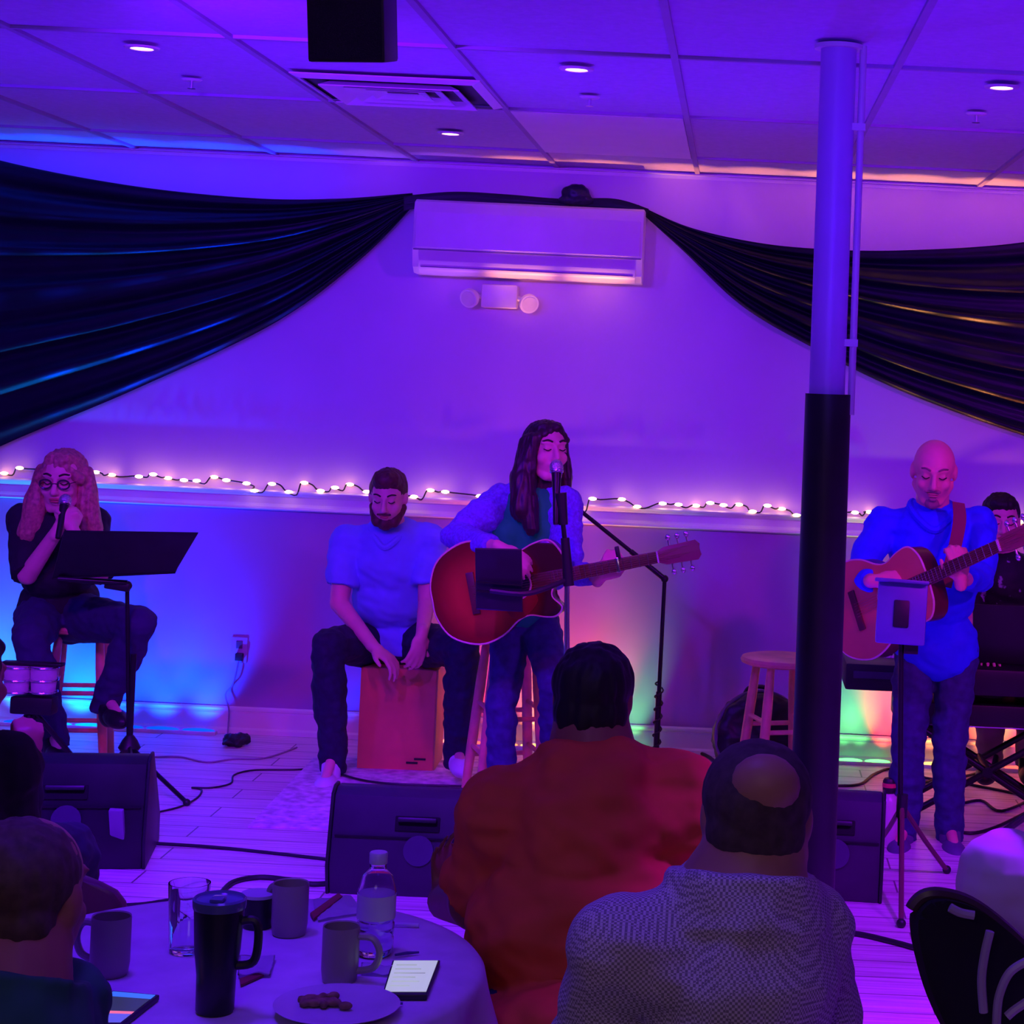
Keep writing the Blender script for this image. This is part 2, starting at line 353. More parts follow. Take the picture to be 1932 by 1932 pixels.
P('intake_slot', mat('slot_dark', (.20, .16, .28), .6), t, box, ((x0+x1)/2, D-.190, zt-.02), (x1-x0-.1, .02, .008), smooth=False)
P('trim_line', mat('slot_dark', (.20, .16, .28)), t, box, ((x0+x1)/2, D-.209, zl+.004), (x1-x0-.01, .014, .005), smooth=False)
P('trim_line', mat('slot_dark', (.20, .16, .28)), t, box, ((x0+x1)/2, D-.196, zb+.031), (x1-x0-.08, .012, .003), smooth=False)
e = W(945, 560, D); t = thing('emergency_light', 'white emergency light with two lamp heads below air conditioner', 'emergency light', e)
P('battery_box', M_white, t, box, e+V((0, -.035, 0)), (.17, .07, .11), bev=.012)
for s in (-1, 1):
    hc = W(890 if s < 0 else 996, 560 if s < 0 else 570, D-.06)
    Mh = Matrix.Rotation(-.5 if s < 0 else .1, 3, 'Y')
    d = V((.35*s, -.9, -.35)).normalized(); bm = B(); Mz = frame(-d)
    lathe(bm, hc, [(.001, -.035), (.044, -.035), (.046, -.028), (.044, -.02), (.045, -.012), (.038, -.008), (.040, 0), (.034, .004), (.030, .02), (.015, .035), (.001, .036)], Mz)
    hd = obj('lamp_head', bm, M_white, t)
    bm = B(); lathe(bm, hc-Mz @ V((0, 0, .036)), [(.001, 0), (.036, 0), (.036, .003), (.001, .004)], Mz); obj('lens', bm, mat('frosted_lens', (.75, .7, .7), .2), hd)
    P('neck', M_white, t, cyl, e+V((.07*s, -.04, 0)), hc, .012)
# ---------------------------------------------------------------- drapes
def drape(name, label, top, bot, nfold, amp, yo=.05, x_g=None):
    n = 90; T = smoothpath(top, 30); Bt = smoothpath(bot, 30)
    def samp(L, s):
        f = s*(len(L)-1); i = min(int(f), len(L)-2); return L[i].lerp(L[i+1], f-i)
    bm = B(); rows = []; m = 120
    for i in range(n+1):
        s = i/n; a, b = samp(T, s), samp(Bt, s); row = []
        for j in range(m+1):
            v = j/m; p = a.lerp(b, v)
            ph = v*nfold*2*math.pi+1.1*math.sin(s*3.2+v*2)+.9*noise.noise(V((s*2.2, v*6, 3.1)))
            hgt = amp*(.6+.4*math.sin(s*math.pi))*(math.sin(ph)+.35*math.sin(2.3*ph+1.7*s))*min(1, (a-b).length/.35)
            p = p+V((0, -yo-hgt-amp*.3*math.sin(v*math.pi), 0)); row.append(bm.verts.new(p))
        rows.append(row)
    for i in range(n):
        for j in range(m): bm.faces.new((rows[i][j], rows[i+1][j], rows[i+1][j+1], rows[i][j+1]))
    # cloth thickness
    bmesh.ops.solidify(bm, geom=bm.faces[:], thickness=.004)
    return obj(name, bm, M_drape, None, 'all', label=label, at=samp(T, .5))
def L(pts, off=0): return [W(x, y, D-off) for x, y in pts]
o = drape('drape', 'large black swag drape hanging left of the air conditioner', L([(-230, 230), (0, 303), (250, 352), (480, 376), (640, 377), (782, 366)]), L([(-230, 960), (0, 845), (260, 735), (520, 612), (680, 495), (782, 392)]), 6.5, .022)
tag(o, None, 'drape', 'black swag drapes on the back wall')
o = drape('drape', 'black cloth strip running along top of the air conditioner', L([(765, 372), (860, 364), (960, 369), (1060, 377), (1160, 377), (1225, 396)]), L([(765, 400), (860, 385), (960, 390), (1060, 396), (1160, 402), (1225, 408)]), 1.0, .01, .06)
tag(o, None, 'drape', 'black swag drapes on the back wall')
o = drape('drape', 'large black swag drape hanging right of the air conditioner', L([(1205, 388), (1300, 430), (1420, 458), (1540, 471), (1700, 474), (1932, 458), (2150, 410)]), L([(1205, 398), (1290, 475), (1400, 578), (1530, 655), (1700, 738), (1932, 822), (2150, 880)]), 5.5, .020)
tag(o, None, 'drape', 'black swag drapes on the back wall')
k = W(1087, 366, D-.06); bm = B(); ball(bm, k, (.068, .045, .048)); ball(bm, k-V((0, 0, .03)), (.085, .04, .03))
tag(obj('drape_knot', remesh(bm, .006, 3, folds(.006, 25)), M_drape, None, 'all', at=k), 'round black cloth knot above the air conditioner', 'knot')
# ---------------------------------------------------------------- fairy lights
zr = RT
t = thing('fairy_lights', 'string of warm white fairy lights lying along the chair rail', 'string lights', (-1, D-.03, zr))
bul = [(8, 893), (37, 883), (181, 891), (211, 896), (262, 899), (289, 895), (317, 902), (347, 906), (371, 907), (404, 900), (427, 906), (465, 912), (483, 925), (513, 913), (545, 928), (574, 911), (605, 926), (632, 920), (660, 914), (692, 928), (781, 937), (812, 925), (840, 928), (905, 936),
       (1091, 962), (1118, 941), (1173, 942), (1203, 955), (1250, 950), (1280, 952), (1313, 954), (1340, 949), (1365, 953), (1394, 952), (1420, 965), (1448, 954), (1475, 960), (1503, 972), (1613, 967), (1640, 966), (1925, 985), (1905, 978), (1960, 985)]
Mb = mat('fairy_bulb', (1, .9, .7), .4, .01, emit=(1, .52, .22), estr=11)
wp = []
for i, (px, py) in enumerate(sorted(bul)):
    c = W(px, py, D-.058 if i % 3 else D-.03)
    if c.z < zr+.01: c.y = D-.06
    wp += [c-V((.012, 0, -.002)), c+V((.035, .008, -.008+.006*math.sin(i*2.1)))]
    P('bulb', Mb, t, ball, c, (.019, .006, .008))
    if i % 2 == 0: light('POINT', c-V((0, .03, 0)), c, (1, .55, .25), .030, .02)
bm = B(); tube(bm, smoothpath(wp, 4), .0035, 6); obj('wire', bm, M_cable, t)
# outlet and plug adapter
e = W(452, 1226, D); t = thing('wall_outlet', 'double wall outlet with plugged-in cable', 'outlet', e)
P('cover_plate', M_wain, t, box, e+V((0, -.004, 0)), (.075, .008, .12), bev=.002)
P('plug', M_black, t, box, e+V((.005, -.02, -.03)), (.035, .03, .035), bev=.004)
P('socket', mat('socket_dark', (.1, .06, .1), .5), t, box, e+V((0, -.009, .025)), (.03, .004, .035), bev=.001)
P('plug_cable', mat('grey_cable', (.3, .22, .35), .5), t, tube, smoothpath([e+V((.005, -.03, -.045)), W(440, 1290, D-.04), W(425, 1310, D-.04), W(432, 1340, D-.05), F(430, 1392), F(440, 1400)], 6), .004)
# ---------------------------------------------------------------- figures
def hand(bm, wr, d, n, side, curl=.5, s=1.0, spread=.12, thumb=.5):
    """wr wrist, d along the palm, n where the palm faces, side: thumb side of the palm"""
    d = V(d).normalized(); n = V(n); n = (n-d*n.dot(d)).normalized(); a = d.cross(n)*side
    M = Matrix((a, n, d)).transposed()
    ball(bm, wr+d*.048*s, (.040*s, .017*s, .050*s), M); cone(bm, wr-d*.02*s, wr+d*.02*s, .024*s, .026*s)
    for k, ln in enumerate((.92, 1.05, 1.0, .80)):
        off = (.030-.020*k)*s; p = wr+d*.086*s+a*off-d*abs(k-1.2)*.004*s; ang = 0
        dirn = (d+a*spread*(1.5-k)*.5).normalized()
        cone(bm, wr+d*.045*s+a*off*.8, p, .0105*s, .0098*s)
        for seg, (l, r0, r1, cc) in enumerate(((.042, .0098, .0088, .75), (.026, .0088, .0078, 1.0), (.021, .0078, .0066, .7))):
            ang += curl*cc; v = (dirn*math.cos(ang)+n*math.sin(ang)).normalized(); q = p+v*l*ln*s
            cone(bm, p, q, r0*s, r1*s); p = q
    p = wr+d*.022*s+a*.028*s+n*.004*s; v = (d*.75+a*.75+n*.25*thumb).normalized(); q = p+v*.040*s; cone(bm, p, q, .0135*s, .0105*s)
    v = (d*1.0+a*.25*(1-thumb)+n*.55*thumb).normalized(); cone(bm, q, q+v*.030*s, .0105*s, .0082*s)
def headprims(bm, c, f, u, s=1.0, nose=1.0, jaw=1.0):
    f = V(f).normalized(); u = V(u); u = (u-f*u.dot(f)).normalized(); r = f.cross(u); M = Matrix((r, f, u)).transposed()
    g = lambda x, y, z: c+(r*x+f*y+u*z)*s
    S = lambda *a: tuple(v*s for v in a)
    ball(bm, g(0, -.012, .030), S(.076, .094, .084), M, 20, 14)
    ball(bm, g(0, .020, -.030), S(.062*jaw, .070, .082), M, 20, 14)
    ball(bm, g(0, .052, -.086), S(.034*jaw, .030, .028), M)
    for e in (-1, 1):
        cone(bm, g(.058*e, -.005, -.052), g(.026*e, .055, -.094), .020*s*jaw, .018*s*jaw)
        ball(bm, g(.040*e, .058, -.025), S(.022, .022, .024), M)      # cheeks
        ball(bm, g(.078*e, -.008, -.002), S(.010, .020, .032), M)     # ears
        cone(bm, g(.012*e, .083, .032), g(.046*e, .070, .034), .010*s, .009*s)   # brow ridge
        ball(bm, g(.031*e, .074, .010), S(.014, .011, .011), M)       # closed lids
        ball(bm, g(.011*e, .098, -.030), S(.008, .010, .007), M)
    cone(bm, g(0, .084, .022), g(0, .108*nose, -.024), .0085*s, .0125*s)
    ball(bm, g(0, .082, -.050), S(.026, .013, .014), M); ball(bm, g(0, .083, -.068), S(.018, .011, .008), M)
    return g, M, S
def human(t, J, hc, hf, hu=(0, 0, 1), hs=1.0, g=1.0, skin=None, shirt=None, sleeve=.45, pants=None, shoes=None, hands=None, fem=False,
          vox=.006, sh_in=.020, nose=1.0, jaw=1.0, face=True, belly=1.0, brow=None, lipm=None, chest=1.0, shadd=None, pname='trousers', sname='shirt', amp=.009, hips=1.0, nk=1.0):
    skin = skin or M_skin; J = {k: V(v) for k, v in J.items()}; hc = V(hc)
    up = (J['neck']-J['pel']).normalized(); rt = (J['sr']-J['sl']); sw = rt.length; rt.normalize(); fw = rt.cross(up).normalized()
    if fw.dot(V(hf)) < -.3: pass
    rt = up.cross(fw)*-1 if False else fw.cross(up)*-1
    rt = (J['sr']-J['sl']).normalized(); fw = up.cross(rt).normalized()
    if fw.dot(V(hf)) < 0: fw = -fw
    M = Matrix((rt, fw, up)).transposed()
    tl = (J['neck']-J['pel']).length
    def torso(bm, k, low=True):
        c1 = J['neck']-up*tl*.27; hw = sw*.5
        ball(bm, c1+fw*.01, ((hw*.92)*chest+k, .112*g*chest+k, tl*.32+k), M, 20, 14)
        ball(bm, c1-up*tl*.30+fw*.015*belly, (hw*.78*belly*g+k, .105*g*belly+k, tl*.32), M, 20, 14)
        ball(bm, J['pel']+up*.03, (hw*.84*g*hips+k, .115*g*hips+k, .12), M, 20, 14)
        for a in ('sl', 'sr'):
            cone(bm, J['neck']-up*.045, J[a]-up*.005, .050*g+k*.6, .050*g+k)
            cone(bm, J[a], c1, .055*g+k, .085*g+k)
        if fem:
            for e in (-1, 1): ball(bm, c1-up*.03+fw*.075*g+rt*e*.062, (.058+k, .048+k, .058+k), M)
    def arm(bm, a, k, upto):
        s_, e_, w_ = J['s'+a], J['e'+a], J['w'+a]; r = (.050*g+k, .040*g+k, .036*g+k, .026*g+k*.8)
        if upto <= 1: cone(bm, s_, s_.lerp(e_, upto), r[0], r[0]+(r[1]-r[0])*upto+k*.5, upto == 1 and False)
        else:
            cone(bm, s_, e_, r[0], r[1]); cone(bm, e_, e_.lerp(w_, upto-1), r[2]+.003, r[2]+(r[3]-r[2])*(upto-1), False)
    def legs(bm, k, cal=1.0):
        for a in 'lr':
            if 'h'+a not in J: continue
            h_, k_, n_ = J['h'+a], J['k'+a], J['a'+a]
            cone(bm, h_, k_, .082*g*hips+k, .056*g+k); cone(bm, k_, k_.lerp(n_, .35), .054*g+k, .054*g+k*1.3); cone(bm, k_.lerp(n_, .35), k_.lerp(n_, cal), .054*g+k*1.3, .036*g+k*1.6, False)
    bm = B(); G, HM, S = headprims(bm, hc, hf, hu, hs, nose, jaw)
    cone(bm, G(0, -.022, -.05), J['neck']-up*.03, .052*g*nk*hs, .060*g*nk)
    torso(bm, -.012 if shirt else 0)
    for a in 'lr':
        if 'e'+a not in J: continue
        arm(bm, a, -.003, 2)
        if hands and a in hands: hand(bm, J['w'+a], *hands[a])
        elif 'w'+a in J: ball(bm, J['w'+a], .028)
    legs(bm, -.006)
    for a in 'lr':
        if 't'+a in J: cone(bm, J['a'+a], J['t'+a], .024, .018)
    body = obj('body', remesh(bm, vox, 3), skin, t, 'all')
    if shirt:
        bm = B(); torso(bm, sh_in)
        cyl(bm, J['neck']-up*.07, J['neck']+up*.005, .080*g*nk, .062*g*nk+.012)
        for a in 'lr':
            if 'e'+a in J and sleeve > 0: arm(bm, a, sh_in*.8, sleeve)
        if shadd: shadd(bm)
        obj(sname, remesh(bm, max(vox, .006), 2, folds(amp)), shirt, t, 'all')
    if pants:
        bm = B(); ball(bm, J['pel'], (sw*.42*g*hips+.014, .115*g*hips+.012, .125), M, 20, 14)
        legs(bm, .010, 1.15); obj(pname, remesh(bm, max(vox, .006), 2, folds(.010, 12)), pants, t, 'all')
    if shoes:
        for a in 'lr':
            if 't'+a in J:
                bm = B(); A_, T_ = J['a'+a], J['t'+a]; dd = (T_-A_); dd.z = 0; dd.normalize(); Mf = Matrix((V((0, 0, 1)).cross(dd)*-1, dd, V((0, 0, 1)))).transposed()
                base = V(((A_.x+T_.x)/2, (A_.y+T_.y)/2, min(A_.z, T_.z)-.02)); ball(bm, base+dd*.05, (.048, .11, .040), Mf); ball(bm, base-dd*.055, (.042, .06, .055), Mf); cone(bm, base-dd*.05, A_+V((0, 0, .015)), .042, .045, False)
                obj('shoe', remesh(bm, .006, 2), shoes, t, 'all')
    if face:
        bmat = brow or M_dark; lm = lipm or M_lip
        for e in (-1, 1):
            bm = B(); tube(bm, smoothpath([G(.014*e, .092, .036), G(.032*e, .086, .043), G(.050*e, .070, .036)], 4), [.0038*hs]*8+[.002*hs], 6); obj('eyebrow', bm, bmat, body)
            bm = B(); tube(bm, smoothpath([G(.017*e, .084, .008), G(.031*e, .0865, .003), G(.045*e, .078, .009)], 4), .0022*hs, 6); obj('eyelash', bm, M_dark, body)
        bm = B(); ball(bm, G(0, .0935, -.0515), S(.022, .006, .0045), HM); ball(bm, G(0, .0935, -.0605), S(.019, .006, .0055), HM); obj('lips', bm, lm, body)
    return body, G, HM, S, M, fw, rt, up
def haircap(t, G, HM, S, m, parts, amp=.004, s=70, vox=.005, name='hair', label=None, flip=False):
    bm = B()
    if flip: parts = [tuple((-v[0],)+tuple(v[1:]) if i in ((1,) if p[0] == 'b' else (1, 2)) else v for i, v in enumerate(p)) for p in parts]
    for p in parts:
        if p[0] == 'b': ball(bm, G(*p[1]), S(*p[2]), HM, 20, 14)
        else: cone(bm, G(*p[1]) if not isinstance(p[1], V) else p[1], G(*p[2]) if not isinstance(p[2], V) else p[2], p[3], p[4])
    return obj(name, remesh(bm, vox, 2, strands(amp, s)), m, t, 'all', label=label)
SHORT = [('b', (0, -.022, .043), (.083, .094, .083)), ('b', (0, -.055, -.005), (.072, .050, .070)), ('b', (0, .03, .085), (.066, .052, .036)), ('b', (.070, -.012, .035), (.014, .03, .04)), ('b', (-.070, -.012, .035), (.014, .03, .04))]
LONG = [('b', (0, -.026, .040), (.082, .092, .082)), ('b', (0, -.055, -.005), (.076, .056, .076)), ('b', (0, .018, .085), (.062, .050, .034))]
# ---------------------------------------------------------------- props
def stool(label, c, zs, rot=0, group='wooden bar stools'):
    t = thing('wooden_stool', label, 'stool', (c[0], c[1], 0), group); cx_, cy_ = c[0], c[1]
    bm = B(); lathe(bm, (cx_, cy_, zs-.035), [(.001, 0), (.155, .001), (.172, .008), (.176, .02), (.170, .031), (.15, .035), (.001, .033)], None, 36); obj('seat', bm, M_wood, t)
    def lp(i, z):
        a = rot+math.pi/4+i*math.pi/2; r = .115+(zs-.03-z)*.115; return V((cx_+r*math.cos(a), cy_+r*math.sin(a), z))
    for i in range(4):
        bm = B(); tube(bm, [lp(i, 0), lp(i, zs*.3), lp(i, zs*.7), lp(i, zs-.03)], [.016, .021, .021, .016], 12); obj('leg', bm, M_wood, t)
        for z in (zs*.26+(i % 2)*.04, zs*.52+(i % 2)*.04): P('rung', M_wood, t, cyl, lp(i, z), lp(i+1, z), .010)
    return t
def tripod(t, c, z, r, a0=.3, m=None, th=.008):
    for k in range(3):
        a = a0+k*2.0944; e = V((c[0]+r*math.cos(a), c[1]+r*math.sin(a), .012))
        lg = P('leg', m or M_blackm, t, tube, [V((c[0], c[1], z)), (V((c[0], c[1], z))+e)/2+V((0, 0, .006)), e], th)
        P('rubber_foot', M_black, lg, ball, e, (.014, .014, .012))
def mic(t, p, d, m=M_blackm, L_=.16):
    d = V(d).normalized(); Mz = frame(d)
    h = obj('microphone', (lambda bm: (lathe(bm, p-d*L_, [(.001, 0), (.010, 0), (.0115, .01), (.013, L_*.5), (.018, L_-.02), (.019, L_-.01), (.001, L_-.01)], Mz), bm)[1])(B()), m, t)
    bm = B(); ball(bm, p+d*.012, (.026, .026, .030), Mz); obj('grille', bm, mat('mic_mesh', (.55, .55, .6), .3, .3, 200, metal=.8, bump=.4), h)
    bm = B(); lathe(bm, p-d*.008, [(.001, 0), (.0235, 0), (.0255, .003), (.0255, .009), (.0235, .012), (.001, .012)], Mz); obj('ring', bm, M_chrome, h)
    return h
def guitar(name, label, c, d, n, s, top, side, neckm, cutaway=False, pick=None):
    """c lower bout centre on the soundboard, d towards the head, n soundboard normal"""
    d = V(d).normalized(); n = V(n); n = (n-d*n.dot(d)).normalized(); a = n.cross(d)
    G = lambda x, y, z=0: c+(d*x+a*y+n*z)*s
    M = Matrix((d, a, n)).transposed()
    t = thing(name, label, 'guitar', c)
    up = [(-.17, 0), (-.165, .07), (-.12, .15), (-.02, .195), (.07, .18), (.14, .135), (.19, .122), (.25, .140), (.31, .143), (.345, .10), (.355, .04)]
    dn = [(x, -y) for x, y in up[1:]][::-1]
    if cutaway:
        dn = [(.30, -.03), (.285, -.07), (.315, -.115), (.29, -.143), (.25, -.140), (.19, -.122), (.14, -.135), (.07, -.18), (-.02, -.195), (-.12, -.15), (-.165, -.07)]
    sgn = -1 if a.z > 0 else 1   # keep the cutaway on the upper or lower side
    pts = smoothpath([V((x, y*(-1 if cutaway and cutaway > 0 else 1), 0)) for x, y in up+dn], 5, True)
    bm = B(); prism(bm, [G(p.x, p.y, -.095) for p in pts], n*.093*s, .006*s); obj('body', bm, side, t)
    bm = B(); prism(bm, [G(p.x*.992+.0005, p.y*.985, -.001) for p in pts], n*.003*s, .001); obj('soundboard', bm, top, t)
    bm = B(); tube(bm, [G(p.x, p.y, -.002) for p in pts]+[G(pts[0].x, pts[0].y, -.002)], .0045*s, 6); obj('binding', bm, mat('cream_binding', (.85, .6, .5), .4), t)
    bm = B(); lathe(bm, G(.16, 0, .002), [(.001, 0), (.050*s, 0), (.050*s, .0012), (.001, .0012)], M @ Matrix.Identity(3), 32); obj('soundhole', bm, M_black, t)
    bm = B(); tube(bm, [G(.16+.056*math.cos(k*math.pi/12), .056*math.sin(k*math.pi/12), .003) for k in range(25)], .004*s, 6); obj('rosette', bm, mat('cream_binding', (.85, .6, .5)), t)
    if pick: 
        q = smoothpath([V((.10, -.05, 0)), V((.12, -.12, 0)), V((.17, -.125, 0)), V((.23, -.075, 0)), (V((.21, -.03, 0))), V((.17, -.055, 0))], 4, True)
        bm = B(); prism(bm, [G(p.x, p.y*(-1 if cutaway and cutaway > 0 else 1), .0022) for p in q], n*.0015); obj('pickguard', bm, pick, t)
    P('bridge', mat('rosewood', (.12, .04, .03), .4), t, box, G(-.01, 0, .007), (.030*s, .16*s, .010*s), M, bev=.003)
    P('neck', neckm, t, lambda b: prism(b, [G(.34, .028, -.012), G(.34, -.028, -.012), G(.71, -.022, -.012), G(.71, .022, -.012)], n*.014*s, .006))
    fb = P('fretboard', mat('rosewood', (.12, .04, .03)), t, lambda b: prism(b, [G(.225, .028, .002), G(.225, -.028, .002), G(.71, -.0215, .002), G(.71, .0215, .002)], n*.007*s, .001))
    bm = B()
    for k in range(1, 19):
        x = .71-.64*(1-2**(-k/12)); cyl(bm, G(x, .0245, .0095), G(x, -.0245, .0095), .0014*s, n=6)
    obj('frets', bm, M_chrome, fb)
    P('nut', M_white, t, box, G(.712, 0, .007), (.006, .044*s, .010), M)
    P('headstock', neckm, t, lambda b: prism(b, [G(.712, .022, -.012), G(.712, -.022, -.012), G(.74, -.034, -.016), G(.86, -.038, -.028), G(.875, -.02, -.03), G(.868, 0, -.03), G(.875, .02, -.03), G(.86, .038, -.028), G(.74, .034, -.016)], n*.015*s, .002))
    for k in range(3):
        for e in (-1, 1):
            pg = P('tuning_peg', M_chrome, t, cyl, G(.76+.035*k, .034*e, -.018-.004*k), G(.76+.035*k, .062*e, -.018-.004*k), .0045*s)
            P('button', M_chrome, pg, ball, G(.76+.035*k, .066*e, -.018-.004*k), (.010*s, .013*s, .008*s), M)
    bm = B()
    for k in range(6):
        y = (-.0175+.007*k); cyl(bm, G(-.01, y*1.5, .013), G(.712, y, .012), .0008*s, n=5); cyl(bm, G(.712, y, .012), G(.76+.035*(k % 3), y*1.3, -.004), .0008*s, n=5)
    obj('strings', bm, mat('bronze_string', (.8, .55, .35), .3, .05, metal=1), t)
    return t, G, M
def cable(label, pts, r=.006, m=None, group='black cables on the stage floor'):
    P_ = [F(x, y, r) if len(p) == 2 else F(x, y, p[2]) for p in pts for x, y in [p[:2]]]
    bm = B(); tube(bm, smoothpath(P_, 6), r, 8); return tag(obj('cable', bm, m or M_cable, None, at=P_[0]), label, 'cable', group)
def wedge(label, px0, px1, Yf, z, yaw=0, light_face=None):
    """floor monitor seen from behind: low back towards the camera"""
    x0, x1 = W(px0, 1600, Yf).x, W(px1, 1600, Yf).x; w_ = x1-x0; c = V(((x0+x1)/2, Yf, 0)); R = Matrix.Rotation(yaw, 3, 'Z')
    g = lambda x, y, zz: c+R @ V((x, y, zz))
    t = thing('floor_monitor', label, 'monitor speaker', c, 'black wedge monitors at the stage front')
    prof = [(.03, 0), (0, .10), (.06, z-.02), (.10, z), (.15, z), (.42, .10), (.42, 0)]
    bm = B(); prism(bm, [g(-w_/2, y, zz) for y, zz in prof], R @ V((w_, 0, 0)), .006); obj('cabinet', bm, light_face or M_black, t)
    for e in (-1, 1):
        bm = B(); prism(bm, [g(e*w_/2-(.012 if e < 0 else 0), y*1.03-.006, zz*1.02+(.0 if zz else 0)) for y, zz in prof], R @ V((.012, 0, 0)), .004); obj('end_cheek', bm, M_black, t)
    hp = g(-w_*.05, .045, z*.62); sl = Matrix.Rotation(yaw, 3, 'Z') @ Matrix.Rotation(-.28, 3, 'X')
    P('handle_recess', mat('void_black', (.004, .004, .004), .9), t, box, g(-.01, .038, z*.70), (.15, .012, .05), sl, bev=.004)
    P('handle_grip', M_black, t, box, g(-.01, .028, z*.745), (.13, .02, .016), sl, bev=.005)
    P('jack_panel', mat('panel_blue_grey', (.05, .05, .08), .4), t, lambda b: lathe(b, g(-.0, .012, z*.46), [(.001, -.004), (.05, -.004), (.05, .006), (.001, .006)], frame(g(0, -1, .2)-g(0, 0, 0))))
    P('seam', mat('void_black', (.004, .004, .004)), t, box, g(0, .024, z*.57), (w_*.96, .012, .006), sl)
    bm = B(); prism(bm, [g(-w_*.46, .165, z-.012), g(w_*.46, .165, z-.012), g(w_*.46, .41, .112), g(-w_*.46, .41, .112)], R @ V((0, .004, .006))); obj('grille', bm, mat('speaker_grille', (.01, .01, .012)), t)
    return t, g
# ================================================================ woman on the left
def mpt(a, b): return (V(a)+V(b))/2
M_hairblond = mat('long_fair_hair', (.50, .24, .16), .5, .35, 60)
M_hairdark = mat('dark_hair', (.035, .012, .018), .45, .3, 60)
M_hairbrown = mat('brown_hair', (.10, .03, .025), .55, .3, 60)
M_hairblack = mat('black_hair', (.008, .005, .006), .6, .3, 60)
stool('wooden bar stool under the seated woman with long fair hair', (W(152, 1190, 8.2).x, 8.22), .60, .2)
Yw = 8.1; root = W(120, 1190, Yw); root.z = 0
t = thing('person', 'seated woman with long fair hair and glasses holding a microphone', 'person', root, 'performers')
J = dict(pel=W(112, 1150, 8.22), neck=W(112, 968, 8.12), sl=W(48, 985, 8.14), sr=W(172, 990, 8.14), el=W(52, 1085, 7.98), er=W(186, 1085, 7.95), wl=W(108, 1002, 7.86), wr=W(137, 1000, 7.85),
         hl=W(82, 1160, 8.2), hr=W(140, 1165, 8.2), kl=W(58, 1205, 7.82), kr=W(262, 1178, 7.84), al=W(100, 1385, 7.90), ar=W(202, 1318, 7.95), tl=W(112, 1420, 7.74), tr=W(226, 1350, 7.80))
hw = W(118, 908, 8.04)
body, G, HM, S, TM, fw, rt, up = human(t, J, hw, (.05, -1, -.12), (0, 0, 1), 1.12, 1.12, M_skin, mat('black_top', (.012, .010, .022), .8, .2), 1.0, mat('navy_trousers', (.030, .02, .10), .8), M_black,
    hands={'l': (V((.35, .1, .9)), V((.6, .6, 0)), 1, 1.25, 1.0, .02, .8), 'r': (V((-.35, .1, .9)), V((-.6, .6, 0)), -1, 1.25, 1.0, .02, .8)}, fem=True, belly=1.15, hips=1.15, pname='trousers', sname='top')
haircap(t, G, HM, S, M_hairblond, LONG+[('c', (e*.074, -.02, .03), (e*.096, .005, -.09), .038, .050) for e in (-1, 1)]+[('c', (e*.096, .005, -.09), (e*.112, .015, -.20), .050, .052) for e in (-1, 1)]
        + [('c', (.115, .015, -.20), (.165, .02, -.31), .052, .034), ('c', (.02, .062, .088), (-.074, .04, .02), .014, .026), ('c', (.0, .062, .088), (.074, .04, .02), .014, .026), ('c', (-.10, .01, -.2), (-.10, .01, -.25), .045, .025), ('c', (0, -.06, 0), (0, -.07, -.2), .09, .10)], .008, 60, flip=True)
gb = B()
for e in (-1, 1):
    tube(gb, [G(e*(.033+.022*math.cos(k*math.pi/8)), .098, .006+.017*math.sin(k*math.pi/8)) for k in range(17)], .0038, 6); cyl(gb, G(e*.055, .096, .01), G(e*.082, .0, .012), .002)
cyl(gb, G(-.011, .1, .008), G(.011, .1, .008), .0025)
obj('glasses', gb, mat('dark_glasses', (.05, .02, .05), .2), body)
tm = thing('handheld_microphone', 'microphone held in both hands by the seated woman', 'microphone', W(122, 960, 7.86))
mic(tm, W(122, 950, 7.87), (-.05, .5, .8))
# her music stand
ms = F(250, 1440); ms = V((W(246, 1370, 7.75).x, 7.75, 0))
t = thing('music_stand', 'black music stand with wide tray before the seated woman', 'music stand', ms, 'music stands')
TL, TR, BR, BL = W(120, 1004, 7.50), W(373, 1008, 7.42), W(331, 1079, 7.60), W(98, 1090, 7.70)
nrm = (TR-TL).cross(BL-TL).normalized()
if nrm.y > 0: nrm = -nrm
P('tray', M_blackm, t, lambda b: prism(b, [TL, TR, BR, BL], -nrm*.012, .003), smooth=False)
P('shelf_lip', M_blackm, t, lambda b: prism(b, [BL, BR, BR-nrm*.07, BL-nrm*.07], V((0, 0, -.008)), .002), smooth=False)
P('crossbar', M_blackm, t, lambda b: cyl(b, W(110, 1092, 7.68), W(240, 1100, 7.72), .012))
P('clamp', M_black, t, lambda b: (box(b, W(222, 1105, 7.73), (.10, .04, .035), Matrix.Rotation(.12, 3, 'Y'), .008), ball(b, W(240, 1105, 7.74), .02)))
P('pole', M_blackm, t, lambda b: (cyl(b, V((ms.x, 7.75, .12)), W(240, 1110, 7.75), .0085), cyl(b, V((ms.x, 7.75, .10)), V((ms.x, 7.75, .55)), .012)))
P('hub', M_black, t, lambda b: lathe(b, V((ms.x, 7.75, .15)), [(.001, 0), (.03, 0), (.045, .02), (.03, .05), (.015, .07), (.001, .07)]))
for e in (F(352, 1520), F(262, 1600), F(175, 1480)):
    lg = P('leg', M_blackm, t, tube, [V((ms.x, 7.75, .18)), (V((ms.x, 7.75, .18))+e)/2, e+V((0, 0, .012))], .009); P('rubber_foot', M_black, lg, ball, e+V((0, 0, .012)), .015)
